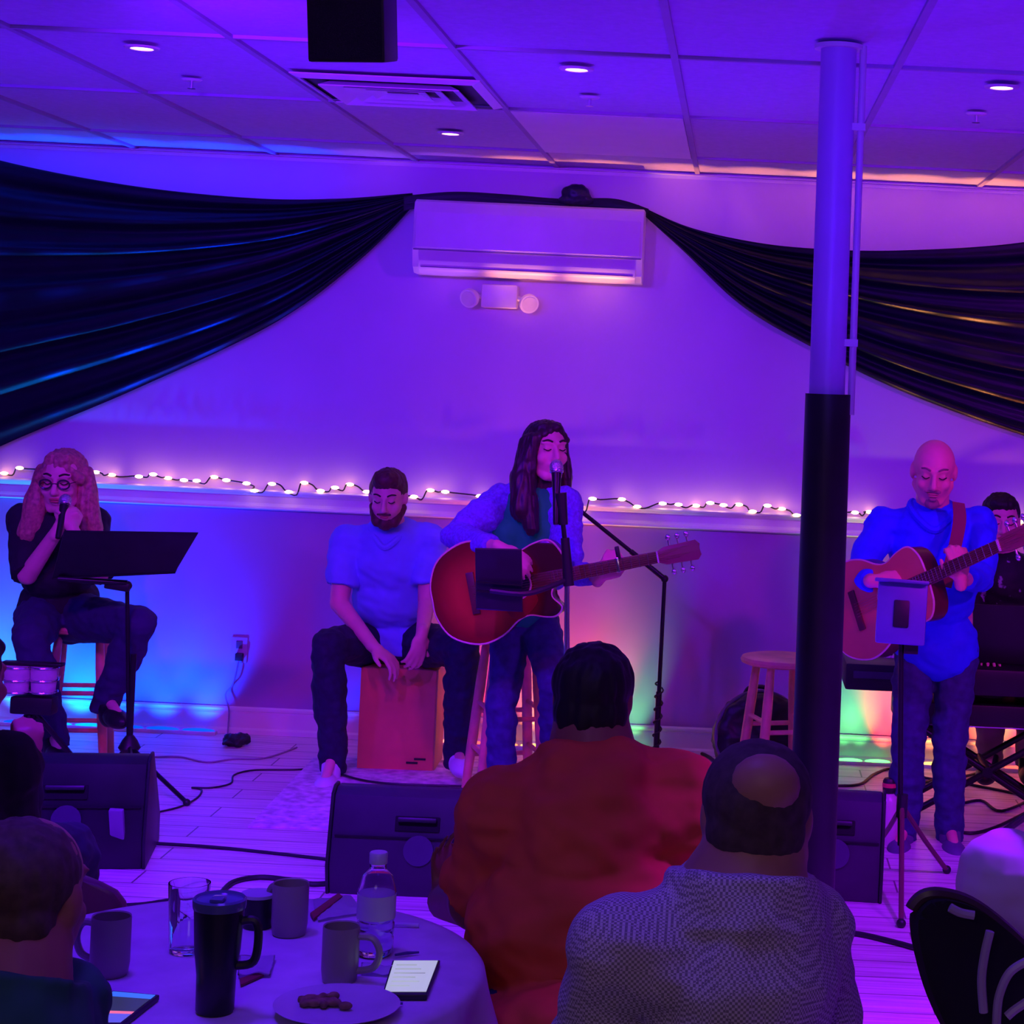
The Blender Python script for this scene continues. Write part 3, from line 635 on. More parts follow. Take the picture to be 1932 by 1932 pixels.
P('sheet_music', mat('sheet_dim', (.05, .045, .09), .7), t, lambda b: prism(b, [TL.lerp(TR, .62).lerp(BL.lerp(BR, .62), .12)-nrm*.013, TL.lerp(TR, .95).lerp(BL.lerp(BR, .95), .12)-nrm*.013, TL.lerp(TR, .95).lerp(BL.lerp(BR, .95), .9)-nrm*.013, TL.lerp(TR, .62).lerp(BL.lerp(BR, .62), .9)-nrm*.013], -nrm*.002), smooth=False)
# ================================================================ cajon player
R = Matrix.Rotation(.03, 3, 'Z'); cj = W(744, 1456, 8.32); cj.z = 0
t = thing('cajon', 'reddish wooden box drum under the man in blue polo', 'drum', cj)
c0 = cj+V((0, .15, .225))
P('shell', M_cajon, t, box, c0, (.335, .29, .447), R, bev=.006)
P('tapa', mat('cajon_front', (.85, .28, .13), .5, .10, 5), t, box, c0+V((0, -.1475, 0)), (.328, .006, .440), R, bev=.002)
for dx in (.045, .062): P('foot_block', M_black, t, box, c0+R @ V((dx*2-.02, -.153, -.185+(dx-.045))), (.05, .004, .008), R)
for sx in (-1, 1):
    for sy in (-1, 1): P('rubber_foot', M_black, t, cyl, c0+V((sx*.13, sy*.11, -.225)), c0+V((sx*.13, sy*.11, -.218)), .015)
root = V((cj.x, 8.45, 0))
t = thing('person', 'bearded man in light blue polo shirt seated on box drum', 'person', root, 'performers')
J = dict(pel=W(742, 1212, 8.52), neck=W(738, 992, 8.36), sl=W(655, 1022, 8.36), sr=W(812, 1020, 8.36), el=W(640, 1138, 8.30), er=W(806, 1135, 8.30), wl=W(706, 1222, 8.14), wr=W(796, 1196, 8.14),
         hl=W(690, 1215, 8.45), hr=W(795, 1215, 8.45), kl=W(618, 1218, 8.05), kr=W(872, 1225, 8.05), al=W(628, 1425, 8.14), ar=W(864, 1418, 8.20), tl=W(612, 1475, 7.98), tr=W(872, 1442, 8.06))
body, G, HM, S, TM, fw, rt, up = human(t, J, W(732, 938, 8.24), (0, -1, -.30), (0, -.25, 1), .98, 1.12, M_skin, mat('blue_polo', (.20, .35, .98), .8, .06), .72, M_djean, mat('pale_sneaker', (.75, .72, .85), .7),
    hands={'l': (V((.75, -.2, -.45)), V((-.3, .2, -.9)), -1, .55, 1.05, .2), 'r': (V((-.15, -.25, -1)), V((-.6, .75, 0)), 1, .55, 1.05, .15)}, jaw=1.05,
    shadd=None, sname='polo_shirt', amp=.012)
haircap(t, G, HM, S, M_hairbrown, SHORT+[('b', (0, .035, .10), (.062, .055, .04))], .005)
bd = M_hairbrown
bm = B(); ball(bm, G(0, .062, -.098), S(.036, .034, .034), HM)
for e in (-1, 1): cone(bm, G(e*.066, .0, -.045), G(e*.036, .056, -.092), .018, .026)
cone(bm, G(-.026, .096, -.046), G(.026, .096, -.046), .006, .006)
obj('beard', remesh(bm, .005, 2, strands(.003, 80)), bd, body, 'all')
P('collar', mat('blue_polo', (.3, .42, .92)), t, lambda b: tube(b, smoothpath([J['neck']+V(v) for v in ((-.075, .05, .01), (-.085, -.03, -.005), (-.05, -.10, -.045), (0, -.125, -.085), (.05, -.10, -.045), (.085, -.03, -.005), (.075, .05, .01))], 5), .014, 8))
# ================================================================ singer
st = stool('tall wooden stool the standing singer leans on', (W(965, 1200, 7.8).x, 7.8), .70, .35)
Ys = 7.52; root = W(1000, 1500, Ys); root.z = 0
t = thing('person', 'long-haired woman in green top and purple sleeves playing guitar', 'person', root, 'performers')
J = dict(pel=W(992, 1160, 7.66), neck=W(1008, 922, 7.60), sl=W(948, 948, 7.62), sr=W(1062, 952, 7.58), el=W(858, 1010, 7.42), er=W(1072, 1078, 7.44), wl=W(945, 1034, 7.10), wr=W(1132, 1090, 7.26),
         hl=W(966, 1180, 7.64), hr=W(1020, 1180, 7.64), kl=W(946, 1330, 7.52), kr=W(1046, 1290, 7.42), al=W(946, 1490, 7.58), ar=W(1044, 1440, 7.66), tl=W(940, 1530, 7.40), tr=W(1050, 1470, 7.50))
body, G, HM, S, TM, fw, rt, up = human(t, J, W(1030, 852, 7.56), (.50, -.86, .06), (0, 0, 1), 1.04, .92, M_skin, mat('green_top', (.005, .85, .16), .8, .08), 0, M_jean, M_black,
    hands={'l': (V((.85, -.12, -.45)), V((.1, .6, -.6)), -1, .5, .95, .15), 'r': (V((.45, -.15, .75)), V((.2, .8, .3)), -1, 1.0, .95, .25)}, fem=True, belly=.95, pname='jeans', sname='tank_top', amp=.006, jaw=.92)
M_knit = mat('purple_knit', (.20, .13, .80), .9, .2, 90, bump=.3)
bm = B()
for a, e_ in (('l', -1), ('r', 1)):
    cone(bm, J['s'+a], J['e'+a], .080, .056); cone(bm, J['e'+a], J['e'+a].lerp(J['w'+a], .80), .054, .040, False); cone(bm, J['s'+a], J['neck']+rt*e_*.04, .062, .05)
    cone(bm, J['s'+a]+fw*.0-up*.02, J['s'+a]-up*.30-rt*e_*.02-fw*.03, .060, .055)
cone(bm, J['sl']-fw*.04, J['sr']-fw*.04, .06, .06); cone(bm, J['sl']-fw*.05-up*.2, J['sr']-fw*.05-up*.2, .07, .07)
obj('cardigan', remesh(bm, .006, 2, folds(.010, 14)), M_knit, t, 'all')
haircap(t, G, HM, S, M_hairdark, LONG+[('c', (-.070, .028, .05), (-.080, .036, -.07), .022, .028), ('c', (-.070, .0, .03), (-.095, .010, -.10), .040, .050), ('c', (-.095, .010, -.10), (-.105, .03, -.22), .054, .050), ('c', (-.092, .03, -.18), (-.080, .06, -.29), .046, .030), ('c', (.072, -.02, .03), (.085, -.02, -.10), .028, .038), ('c', (.085, -.02, -.10), (.085, .0, -.27), .036, .024),
        ('c', (0, -.06, 0), (0, -.07, -.28), .088, .085), ('c', (.02, .062, .094), (-.064, .045, .05), .014, .022), ('c', (-.064, .045, .05), (-.082, .03, -.03), .022, .03), ('c', (.02, .062, .094), (.066, .035, .045), .012, .016)], .006, 80, flip=True)
P('necklace', M_chrome, t, lambda b: (tube(b, smoothpath([J['neck']+V(v) for v in ((-.05, -.02, .03), (-.03, -.07, .0), (.01, -.095, -.025), (.05, -.06, .0))], 4), .003, 6), ball(b, J['neck']+V((.012, -.105, -.035)), (.018, .006, .018))))
# sunburst guitar
def burst(name, c, inner, outer, s, dark=(.05, .008, .012)):
    m = bpy.data.materials.new(name); m.use_nodes = True; nt = m.node_tree; p = nt.nodes['Principled BSDF']; tc = nt.nodes.new('ShaderNodeTexCoord')
    mp = nt.nodes.new('ShaderNodeMapping'); mp.inputs['Scale'].default_value = (1/s, 1/s, 1/s); mp.inputs['Location'].default_value = (-c[0]/s, -c[1]/s, -c[2]/s)
    g = nt.nodes.new('ShaderNodeTexGradient'); g.gradient_type = 'SPHERICAL'; r = nt.nodes.new('ShaderNodeValToRGB')
    r.color_ramp.elements[0].position = .12; r.color_ramp.elements[0].color = (*dark, 1); r.color_ramp.elements[1].position = .62; r.color_ramp.elements[1].color = (*inner, 1)
    e = r.color_ramp.elements.new(.36); e.color = (*outer, 1)
    nt.links.new(tc.outputs['Object'], mp.inputs[0]); nt.links.new(mp.outputs[0], g.inputs[0]); nt.links.new(g.outputs['Fac'], r.inputs['Fac']); nt.links.new(r.outputs['Color'], p.inputs['Base Color'])
    p.inputs['Roughness'].default_value = .25; p.inputs['Coat Weight'].default_value = .5; return m
gd = (W(1290, 1036, 7.1)-W(900, 1112, 7.16)).normalized(); gc = W(898, 1118, 7.20)
Mn = mat('mahogany_neck', (.32, .10, .10), .4, .1)
t, GG, GM = guitar('acoustic_guitar', 'red sunburst acoustic guitar with cutaway played by the singer', gc, gd, V((.12, -1, .10)), .99, burst('red_sunburst', (.03, 0, 0), (.55, .10, .03), (.26, .015, .015), .27), mat('dark_red_side', (.10, .015, .02), .3), Mn, -1, mat('tort_pickguard', (.28, .02, .02), .3))
P('tail_strip', mat('cream_binding', (.85, .6, .5)), t, lambda b: tube(b, [GG(-.158, .0, -.0), GG(-.158, .0, -.09)], .006))  # thin cream strip at the tail of the body
tp = thing('capo', 'dark capo clamped on the singer guitar neck', 'capo', GG(.52, 0, .01))
P('clamp_bar', M_chrome, tp, box, GG(.56, 0, .018), (.012, .056, .010), GM, bev=.003)
P('grip', M_black, tp, box, GG(.565, .045, .004), (.016, .05, .018), GM, bev=.004)
# singer microphone stand with tray
mp_ = V((W(1082, 1300, 7.0).x, 7.0, 0)); mtop = W(1056, 900, 7.0)
t = thing('microphone_stand', 'black microphone stand with lyric tray in front of singer', 'microphone stand', mp_, 'microphone stands')
P('base', M_blackm, t, lambda b: lathe(b, mp_, [(.001, 0), (.13, 0), (.13, .012), (.12, .02), (.03, .028), (.02, .05), (.001, .05)], None, 40))
k = W(1070, 1060, 7.0)
P('pole', M_chrome, t, cyl, mp_+V((0, 0, .04)), k, .010); P('upper_pole', M_blackm, t, cyl, k, W(1062, 985, 7.0), .009)
P('clutch', M_black, t, cyl, W(1073, 1105, 7.0), W(1066, 1015, 7.0), .020, .016)
P('mic_clip', M_black, t, cyl, W(1063, 990, 7.0), W(1058, 930, 7.0), .017, .022)
a0, a1, a2, a3 = W(896, 1034, 6.92), W(984, 1036, 6.92), W(986, 1155, 6.98), W(898, 1150, 6.98)
P('tray', M_black, t, lambda b: prism(b, [a0, a1, a2, a3], V((0, .012, 0)), .004), smooth=False)
P('tray_rib', M_blackm, t, lambda b: (box(b, W(942, 1101, 6.94), (.165, .008, .006), Matrix.Rotation(.03, 3, 'Y')), box(b, W(942, 1118, 6.94), (.165, .014, .008), Matrix.Rotation(.03, 3, 'Y'))))
P('tray_arm', M_black, t, tube, smoothpath([W(925, 1114, 6.93), W(990, 1120, 6.93), W(1035, 1108, 6.96), W(1074, 1092, 7.0)], 6), .010)
tm = thing('vocal_microphone', 'silver-headed microphone at the singer mouth on its stand', 'microphone', mtop)
mic(tm, W(1050, 888, 7.03), (-.06, .25, 1), M_blackm, .20)
# boom stand by the wall
bp = V((W(1238, 1410, 8.3).x, 8.3, 0)); bt = W(1254, 1092, 8.3)
t = thing('boom_stand', 'dark boom stand with slanted arm behind the singer guitar', 'boom stand', bp, 'microphone stands')
P('pole', M_blackm, t, lambda b: (cyl(b, bp+V((0, 0, .02)), bp.lerp(bt, .45), .013), cyl(b, bp.lerp(bt, .45), bt, .009), ball(b, bt, .017)))
P('pole_cable', M_cable, t, tube, [bp.lerp(bt, .08+.42*k/60)+V((.018*math.cos(k*.7), .018*math.sin(k*.7), 0)) for k in range(61)], .004, 6)
P('boom_arm', M_blackm, t, lambda b: (cyl(b, W(1078, 950, 8.25), W(1190, 1040, 8.28), .009), cyl(b, W(1190, 1040, 8.28), W(1256, 1094, 8.3), .012)))
P('base', M_black, t, lambda b: lathe(b, bp, [(.001, 0), (.10, 0), (.10, .015), (.04, .05), (.02, .10), (.001, .10)]))
# ================================================================ man with guitar at right
Yb = 7.45; root = W(1755, 1590, Yb); root.z = 0
t = thing('person', 'bald man in blue shirt standing and playing guitar', 'person', root, 'performers')
J = dict(pel=W(1768, 1215, 7.46), neck=W(1758, 962, 7.40), sl=W(1668, 990, 7.42), sr=W(1846, 992, 7.40), el=W(1618, 1095, 7.26), er=W(1852, 1088, 7.22), wl=W(1652, 1096, 6.96), wr=W(1812, 1094, 6.84),
         hl=W(1728, 1225, 7.46), hr=W(1806, 1225, 7.46), kl=W(1714, 1400, 7.42), kr=W(1792, 1400, 7.44), al=W(1706, 1562, 7.5), ar=W(1792, 1562, 7.52), tl=W(1694, 1598, 7.34), tr=W(1802, 1600, 7.36))
M_bshirt = mat('royal_blue_shirt', (.02, .04, .95), .75, .1)
body, G, HM, S, TM, fw, rt, up = human(t, J, W(1762, 890, 7.33), (-.08, -1, -.32), (0, -.3, 1), 1.05, 1.04, M_skin2, M_bshirt, 1.74, M_jean, mat('grey_shoe', (.12, .10, .2), .7),
    hands={'l': (V((.95, -.02, .12)), V((.1, .75, -.55)), -1, .5, 1.0, .12), 'r': (V((-.15, -.2, .95)), V((-.2, .95, .2)), 1, 1.0, 1.0, .25)}, sname='shirt', pname='jeans', nk=1.1, brow=mat('grey_brow', (.3, .15, .13)), amp=.012, hips=.88, shadd=lambda bm: ball(bm, J['pel']-V((0, 0, .01)), (.168, .138, .130), None, 20, 14), lipm=mat('pale_lip', (.60, .22, .20)))
bm = B(); ball(bm, G(0, .062, -.096), S(.030, .028, .026), HM); cone(bm, G(-.026, .097, -.041), G(.026, .097, -.041), .0065, .0065); ball(bm, G(0, .088, -.074), S(.018, .010, .008), HM)
obj('goatee', remesh(bm, .005, 2, strands(.003, 80)), mat('grey_beard', (.42, .24, .22), .95), body, 'all')
P('collar', M_bshirt, t, lambda b: tube(b, smoothpath([J['neck']+V(v) for v in ((-.07, .05, .025), (-.085, -.03, .01), (-.055, -.10, -.035), (0, -.125, -.07), (.055, -.10, -.035), (.085, -.03, .01), (.07, .05, .025))], 5), .016, 8))
gc = W(1622, 1150, 7.08); gd = (W(1866, 1038, 6.70)-gc).normalized()
t, GG, GM = guitar('acoustic_guitar', 'natural wood acoustic guitar played by the bald man', gc, gd, V((-.60, -1, .12)), .95, mat('cedar_top', (.72, .28, .12), .3, .08, 5, coat=.4), mat('dark_red_side', (.10, .015, .02)), Mn, 0, None)
P('strap', mat('brown_leather_strap', (.25, .05, .06), .6), t, lambda b: prism(b, smoothpath([W(1797, 946, 7.24), W(1798, 985, 7.20), W(1786, 1045, 7.14), W(1768, 1105, 7.08)], 4)+smoothpath([W(1795, 1110, 7.08), W(1810, 1050, 7.14), W(1823, 985, 7.20), W(1820, 950, 7.24)], 4), V((0, .005, 0))))
# tablet on a stand in front of him
tb = V((W(1700, 1560, 6.75).x, 6.75, 0)); c = W(1701, 1155, 6.72)
t = thing('tablet_stand', 'black stand holding a blue-lit tablet case before bald man', 'tablet stand', tb, 'music stands')
Mt = Matrix.Rotation(.03, 3, 'Y') @ Matrix.Rotation(-.16, 3, 'X')
M_case = mat('blue_grey_case', (.12, .14, .42), .4, .08)
P('tablet_case', M_case, t, box, c, (.175, .022, .225), Mt, bev=.010)
P('hand_grip', M_black, t, box, c+V((-.002, -.014, -.004)), (.055, .014, .095), Mt, bev=.006)
P('top_clip', M_case, t, box, c+V((-.004, -.01, .110)), (.19, .035, .012), Mt, bev=.004)
hub = V((tb.x, 6.75, .62))
P('pole', M_blackm, t, cyl, V((tb.x, 6.75, .16)), W(1700, 1205, 6.75), .0095)
P('side_arm', M_black, t, box, W(1718, 1225, 6.75), (.05, .03, .03))
P('hub', M_black, t, cyl, V((tb.x, 6.75, .26)), V((tb.x, 6.75, .34)), .020)
M_rl = mat('reddish_metal', (.14, .04, .05), .4)
for e in (F(1786, 1648), F(1700, 1750), F(1655, 1600)):
    lg = P('leg', M_rl, t, tube, [V((tb.x, 6.75, .30)), (V((tb.x, 6.75, .30))+e)/2, e+V((0, 0, .012))], .009); P('rubber_foot', M_black, lg, ball, e+V((0, 0, .014)), .016)
# bottle on the floor
e = F(1673, 1592); t = thing('water_bottle', 'small clear bottle with dark cap standing by tablet stand', 'bottle', e)
bm = B(); lathe(bm, e, [(.001, 0), (.036, 0), (.040, .01), (.040, .15), (.032, .185), (.016, .20), (.001, .20)]); obj('bottle_body', bm, mat('cloudy_plastic', (.7, .62, .62), .25, .05), t)
bm = B(); lathe(bm, e, [(.001, .20), (.022, .20), (.026, .21), (.026, .245), (.020, .255), (.001, .255)]); obj('cap', bm, M_black, t)
P('red_band', mat('red_band', (.8, .05, .12), .4), t, lathe, e, [(.001, .222), (.0275, .222), (.0275, .238), (.001, .238)])
# ================================================================ keyboard player
Yk = 8.4; root = W(1895, 1300, Yk); root.z = 0
t = thing('person', 'dark-haired seated man behind keyboard in black patterned shirt', 'person', root, 'performers')
J = dict(pel=W(1900, 1235, 8.45), neck=W(1893, 1050, 8.42), sl=W(1832, 1072, 8.42), sr=W(1966, 1075, 8.42), el=W(1828, 1170, 8.32), er=W(1985, 1180, 8.3), wl=W(1856, 1225, 8.10), wr=W(1950, 1230, 8.1),
         hl=W(1868, 1245, 8.4), hr=W(1935, 1245, 8.4), kl=W(1862, 1262, 8.1), kr=W(1945, 1262, 8.1), al=W(1868, 1410, 8.3), ar=W(1940, 1415, 8.3), tl=W(1860, 1455, 8.16), tr=W(1945, 1458, 8.16))
body, G, HM, S, TM, fw, rt, up = human(t, J, W(1888, 985, 8.36), (.0, -1, -.1), (0, 0, 1), 1.02, 1.1, M_skin, pattern('black_flecked_shirt', 'noise', (.008, .012, .012), (.35, .40, .45), 22, thr=.66), .9, mat('khaki', (.45, .30, .25), .8), M_black,
    hands={'l': (V((.1, -1, -.1)), V((0, 0, -1)), 1, .4, 1, .2), 'r': (V((-.1, -1, -.1)), V((0, 0, -1)), -1, .4, 1, .2)})
haircap(t, G, HM, S, M_hairblack, SHORT, .006)
kc = W(1800, 1285, 8.0); x0, x1 = W(1592, 1250, 8.0).x, 1.62; zt = W(1700, 1246, 8.0).z
t = thing('keyboard', 'long black electric keyboard on crossed stand at right', 'keyboard', ((x0+x1)/2, 8.0, 0))
P('case', M_black, t, box, ((x0+x1)/2, 8.02, zt-.055), (x1-x0, .33, .11), bev=.012)
P('back_rail', mat('panel_blue_grey', (.05, .05, .08)), t, box, ((x0+x1)/2-.3, 7.853, zt-.045), (.45, .006, .03), bev=.002)
bm = B()
for k in range(30): box(bm, (x0+.12+k*.0235, 8.12, zt+.004), (.0215, .12, .012))
obj('white_keys', bm, M_white, t)
bm = B()
for k in range(30):
    if k % 7 not in (2, 6): box(bm, (x0+.132+k*.0235, 8.10, zt+.014), (.012, .075, .012))
obj('black_keys', bm, M_black, t)
P('music_rest', M_black, t, lambda b: prism(b, [W(1836, 1140, 7.9), W(2060, 1150, 7.9), W(2060, 1262, 7.96), W(1836, 1250, 7.96)], V((0, .02, 0)), .004))
P('lower_case', M_black, t, box, (x1-.42, 8.04, zt-.20), (.95, .28, .09), bev=.01)
P('panel_edge', M_chrome, t, box, (x1-.42, 7.895, zt-.245), (.9, .004, .004))
for xc in (W(1865, 1400, 7.9).x, ):
    zl = zt-.25
    for s in (-1, 1):
        for yy in (7.9, 8.16): P('stand_leg', M_blackm, t, cyl, (xc-.30*s, yy, .02), (xc+.30*s, yy, zl), .014)
    P('stand_bolt', M_blackm, t, cyl, (xc, 7.88, zl/2+.01), (xc, 8.18, zl/2+.01), .022)
    for s in (-1, 1): P('stand_foot', M_blackm, t, cyl, (xc+.30*s, 7.84, .016), (xc+.30*s, 8.22, .016), .016)
tb2 = thing('keyboard_bench', 'low bench under the seated keyboard player', 'bench', (W(1900, 1300, 8.5).x, 8.5, 0))
bx = tb2.location.x; zb_ = J['pel'].z-.14
P('seat', M_black, tb2, box, (bx, 8.5, zb_-.03), (.5, .3, .06), bev=.015)
for sx in (-1, 1):
    for sy in (-1, 1): P('leg', M_blackm, tb2, cyl, (bx+.2*sx, 8.5+.11*sy, 0), (bx+.2*sx, 8.5+.11*sy, zb_-.05), .013)
# empty stool and round bag
sc_ = W(1476, 1250, 8.0); stool('empty wooden bar stool left of the column', (sc_.x, 8.0), W(1476, 1238, 8.0).z, .35)
bc = W(1430, 1405, 8.40); bc.z = .205; bm = B(); Mz = frame((.15, -1, .25))
t = thing('drum_bag', 'round black padded drum bag leaning behind the empty stool', 'bag', (bc.x, 8.40, 0))
rr = .200
bm = B(); lathe(bm, bc, [(.001, -.10), (rr*.85, -.10), (rr*.97, -.07), (rr, -.02), (rr, .03), (rr*.95, .08), (rr*.8, .10), (.001, .10)], Mz, 40); obj('bag_body', remesh(bm, .010, 3, folds(.010, 14)), M_black, t, 'all')
P('piping', mat('grey_piping', (.16, .12, .18), .7), t, tube, [bc+Mz @ V((rr*.98*math.cos(k*math.pi/24), rr*.98*math.sin(k*math.pi/24), .06)) for k in range(49)], .009)
P('carry_handle', M_black, t, tube, smoothpath([bc+Mz @ V((rr*math.cos(a), rr*math.sin(a), 0))*f for a, f in ((1.3, .98), (1.45, 1.10), (1.75, 1.10), (1.9, .98))], 5), .010)
# rug
rg = [F(468, 1562, .0), F(592, 1432, .0), F(925, 1440, .0), F(960, 1578, .0)]
bm = B(); prism(bm, rg, V((0, 0, .008)), .002)
tag(obj('rug', bm, mat('pale_rug', (.72, .55, .68), .95, .35, 22, bump=.5), None, at=(rg[0]+rg[2])/2), 'pale patterned rug under box drum and player', 'rug')
# monitors
wedge('black floor monitor in centre behind the round table', 622, 955, 6.36, .345, .02, mat('monitor_paint', (.035, .03, .045), .5, .15))
wedge('black floor monitor partly hidden behind the column', 1490, 1662, 6.55, .36, -.06, mat('monitor_paint', (0, 0, 0)))
t, g = wedge('black floor monitor at left below the music stand', -20, 262, 6.50, .375, .18)
P('tape_strip', mat('grey_tape', (.28, .25, .33), .6), t, box, g(.17, -.0, .16), (.05, .02, .12), Matrix.Rotation(.3, 3, 'X'), bev=.006)
# small drums on a stand at left
dc = W(62, 1282, 7.6); t = thing('percussion_stand', 'small pale percussion drums on dark stand at far left', 'percussion', (dc.x, 7.6, 0))
M_ps = pattern('pearl_shell', 'noise', (.45, .30, .45), (.95, .8, .85), 18)
for e in (-1, 1):
    c = dc+V((e*.05-.01, e*.01, -.055)); d_ = P('drum_shell', M_ps, t, lathe, c, [(.001, 0), (.045, 0), (.050, .05), (.053, .11), (.001, .11)])
    for z in (.008, .055, .105): P('hoop', M_chrome, d_, tube, [c+V((.054*math.cos(k*math.pi/14), .054*math.sin(k*math.pi/14), z)) for k in range(29)], .004)
P('cross_bracket', M_black, t, box, dc+V((0, 0, .064)), (.24, .05, .012), bev=.004)
P('clamp', M_black, t, box, dc+V((.01, 0, -.10)), (.17, .08, .07), bev=.012)
P('pole', M_blackm, t, cyl, V((dc.x, 7.6, .2)), dc+V((0, 0, -.08)), .018)
tripod(t, (dc.x, 7.6), .34, .26, .5, th=.011)
# outlet strip on the floor
e = F(442, 1408); bm = B(); ball(bm, e+V((0, 0, .028)), (.055, .05, .03)); ball(bm, e+V((.03, .02, .03)), (.04, .03, .028)); box(bm, e+V((-.02, 0, .02)), (.06, .05, .035))
tag(obj('cable_bundle', remesh(bm, .005, 2, folds(.012, 30)), M_cable, None, 'all', at=e), 'black bundle of cable on the floor near the outlet', 'cable')
# cables
cable('thin cable from music stand curling toward the rug edge', [(285, 1535), (340, 1522), (372, 1505), (380, 1490), (362, 1486), (400, 1486), (435, 1478), (442, 1462), (480, 1453), (560, 1452), (600, 1448)], .004)
cable('thin grey cable from wall running toward the music stand', [(290, 1428), (340, 1428), (390, 1438), (440, 1432), (500, 1430), (560, 1410)], .004, mat('grey_cable', (.3, .22, .35)))
cable('long dark cable between the left and centre monitors', [(272, 1590), (400, 1598), (520, 1610), (640, 1624)], .006)
cable('cable lying across the rug in front of box drum', [(640, 1460, .016), (690, 1473, .016), (760, 1480, .016), (900, 1484, .016)], .005)
cable('thick black cable looping behind the round table', [(150, 1712), (260, 1708), (330, 1700), (380, 1715), (412, 1690), (440, 1664), (490, 1655), (545, 1660), (590, 1668), (640, 1664)], .009)
cable('thick black cable beside the black chair at right', [(1560, 1758), (1620, 1762), (1690, 1778), (1745, 1792), (1790, 1792)], .009)
cable('dark cable winding behind column toward the keyboard', [(1560, 1482), (1620, 1480), (1650, 1460), (1690, 1450), (1760, 1470), (1830, 1462), (1900, 1440)], .006)
cable('dark cable crossing between the bald man feet', [(1730, 1482), (1770, 1470), (1820, 1478), (1932, 1500)], .006)
cable('dark cable curving in front of the keyboard stand', [(1780, 1560), (1830, 1572), (1880, 1560), (1932, 1535)], .007)
cable('thin cable running from bald man shoe to right edge', [(1800, 1520), (1850, 1510), (1890, 1530), (1960, 1500)], .006)
cable('dark cable heap below the empty stool and drum bag', [(1215, 1418), (1255, 1412), (1285, 1420), (1320, 1438), (1290, 1450), (1240, 1432), (1260, 1408), (1330, 1424), (1360, 1450)], .008)
# boom stand leg at right foreground
e0, e1 = F(1838, 1610, .02), W(1990, 1500, 6.6)
t = thing('microphone_stand', 'slanted black stand leg reaching in at right edge', 'microphone stand', e0, 'microphone stands')
P('leg', M_blackm, t, tube, [e0, e1], .014); P('leg', M_blackm, t, tube, [V((e1.x+.2, e1.y-.2, .014)), e1], .014); P('leg', M_blackm, t, tube, [V((e1.x+.25, e1.y+.3, .014)), e1], .014)
P('rubber_foot', M_black, t, ball, e0, .02); P('pole', M_blackm, t, cyl, e1, e1+V((0, 0, .9)), .011)
# ================================================================ audience
def chair(label, c, yaw, back=True, seatc=None, group='black audience chairs'):
    c = V(c); R = Matrix.Rotation(yaw, 3, 'Z'); g = lambda x, y, z: c+R @ V((x, y, z))
    t = thing('audience_chair', label, 'chair', c, group); m = seatc or M_black
    P('seat', m, t, box, g(0, 0, .44), (.43, .42, .06), R, bev=.02)
    for sx in (-1, 1):
        for sy in (-1, 1): P('leg', M_blackm, t, tube, [g(.19*sx, .18*sy, .42), g(.21*sx, .21*sy, .01)], .012)
    if back:
        P('backrest', m, t, lambda b: prism(b, smoothpath([g(-.20, -.20, .52), g(-.215, -.225, .68), g(-.19, -.245, .81), g(0, -.25, .85), g(.19, -.245, .81), g(.215, -.225, .68), g(.20, -.20, .52)], 4), R @ V((0, -.035, 0)), .012))
        for sx in (-1, 1): P('back_frame', M_blackm, t, tube, [g(.205*sx, -.19, .42), g(.215*sx, -.215, .62)], .011)
    return t
def seated(t, neckp, headp, hf, sw, pelz, Yp, g, fwd=(0, 1, 0), **k):
    fwd = V(fwd).normalized(); rt = V((fwd.y, -fwd.x, 0)); n = V(neckp); pel = V((n.x, Yp, pelz))
    if 'elbows' in k: eb = k.pop('elbows')
    else: eb = None
    J = dict(pel=pel, neck=n, sl=n-rt*sw/2-V((0, 0, .05)), sr=n+rt*sw/2-V((0, 0, .05)))
    for a, s in (('l', -1), ('r', 1)):
        J['e'+a] = J['s'+a]+rt*s*.06+fwd*.10-V((0, 0, .27)); J['w'+a] = J['e'+a]+fwd*.22-rt*s*.10+V((0, 0, -.02))
        J['h'+a] = pel+rt*s*.09; J['k'+a] = pel+rt*s*.14+fwd*.44+V((0, 0, -.02)); J['a'+a] = V((0, 0, .09))+(pel+rt*s*.14+fwd*.46)*1; J['a'+a].z = .09
        J['t'+a] = J['a'+a]+fwd*.14+V((0, 0, -.06))
    if eb:
        for kk, v in eb.items(): J[kk] = V(v)
    return human(t, J, headp, hf, hands=k.pop('hands', {'l': (fwd, V((0, 0, -1)), 1, .4), 'r': (fwd, V((0, 0, -1)), -1, .4)}), g=g, face=False, vox=.007, **k)
# orange shirt
nk = W(1120, 1425, 3.72); hp = W(1119, 1318, 3.74); root = V((nk.x, 3.6, 0))
chair('backless black seat under the man in orange shirt', (nk.x-.03, 3.50, 0), 0, False)
t = thing('person', 'dark-haired man in orange shirt seen from behind, seated by table', 'person', root, 'seated audience')
sw = .50
ex = dict(sl=W(968, 1540, 3.66), sr=W(1290, 1530, 3.70), el=W(900, 1700, 3.72), er=W(1345, 1720, 3.80), wl=W(838, 1700, 3.96), wr=W(1200, 1640, 4.1))
M_or = mat('orange_shirt', (.70, .11, .03), .85, .10, 10)
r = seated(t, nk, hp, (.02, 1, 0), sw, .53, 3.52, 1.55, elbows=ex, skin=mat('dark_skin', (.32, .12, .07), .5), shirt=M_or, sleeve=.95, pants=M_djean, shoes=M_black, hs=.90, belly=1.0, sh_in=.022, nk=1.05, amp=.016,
           hands={'l': (V((-.15, .1, 1)), V((.7, -.4, .0)), 1, .35, .85, .35), 'r': (V((-.5, .3, .5)), V((-.7, 0, .0)), -1, .4, .9)})
G, HM, S = r[1:4]
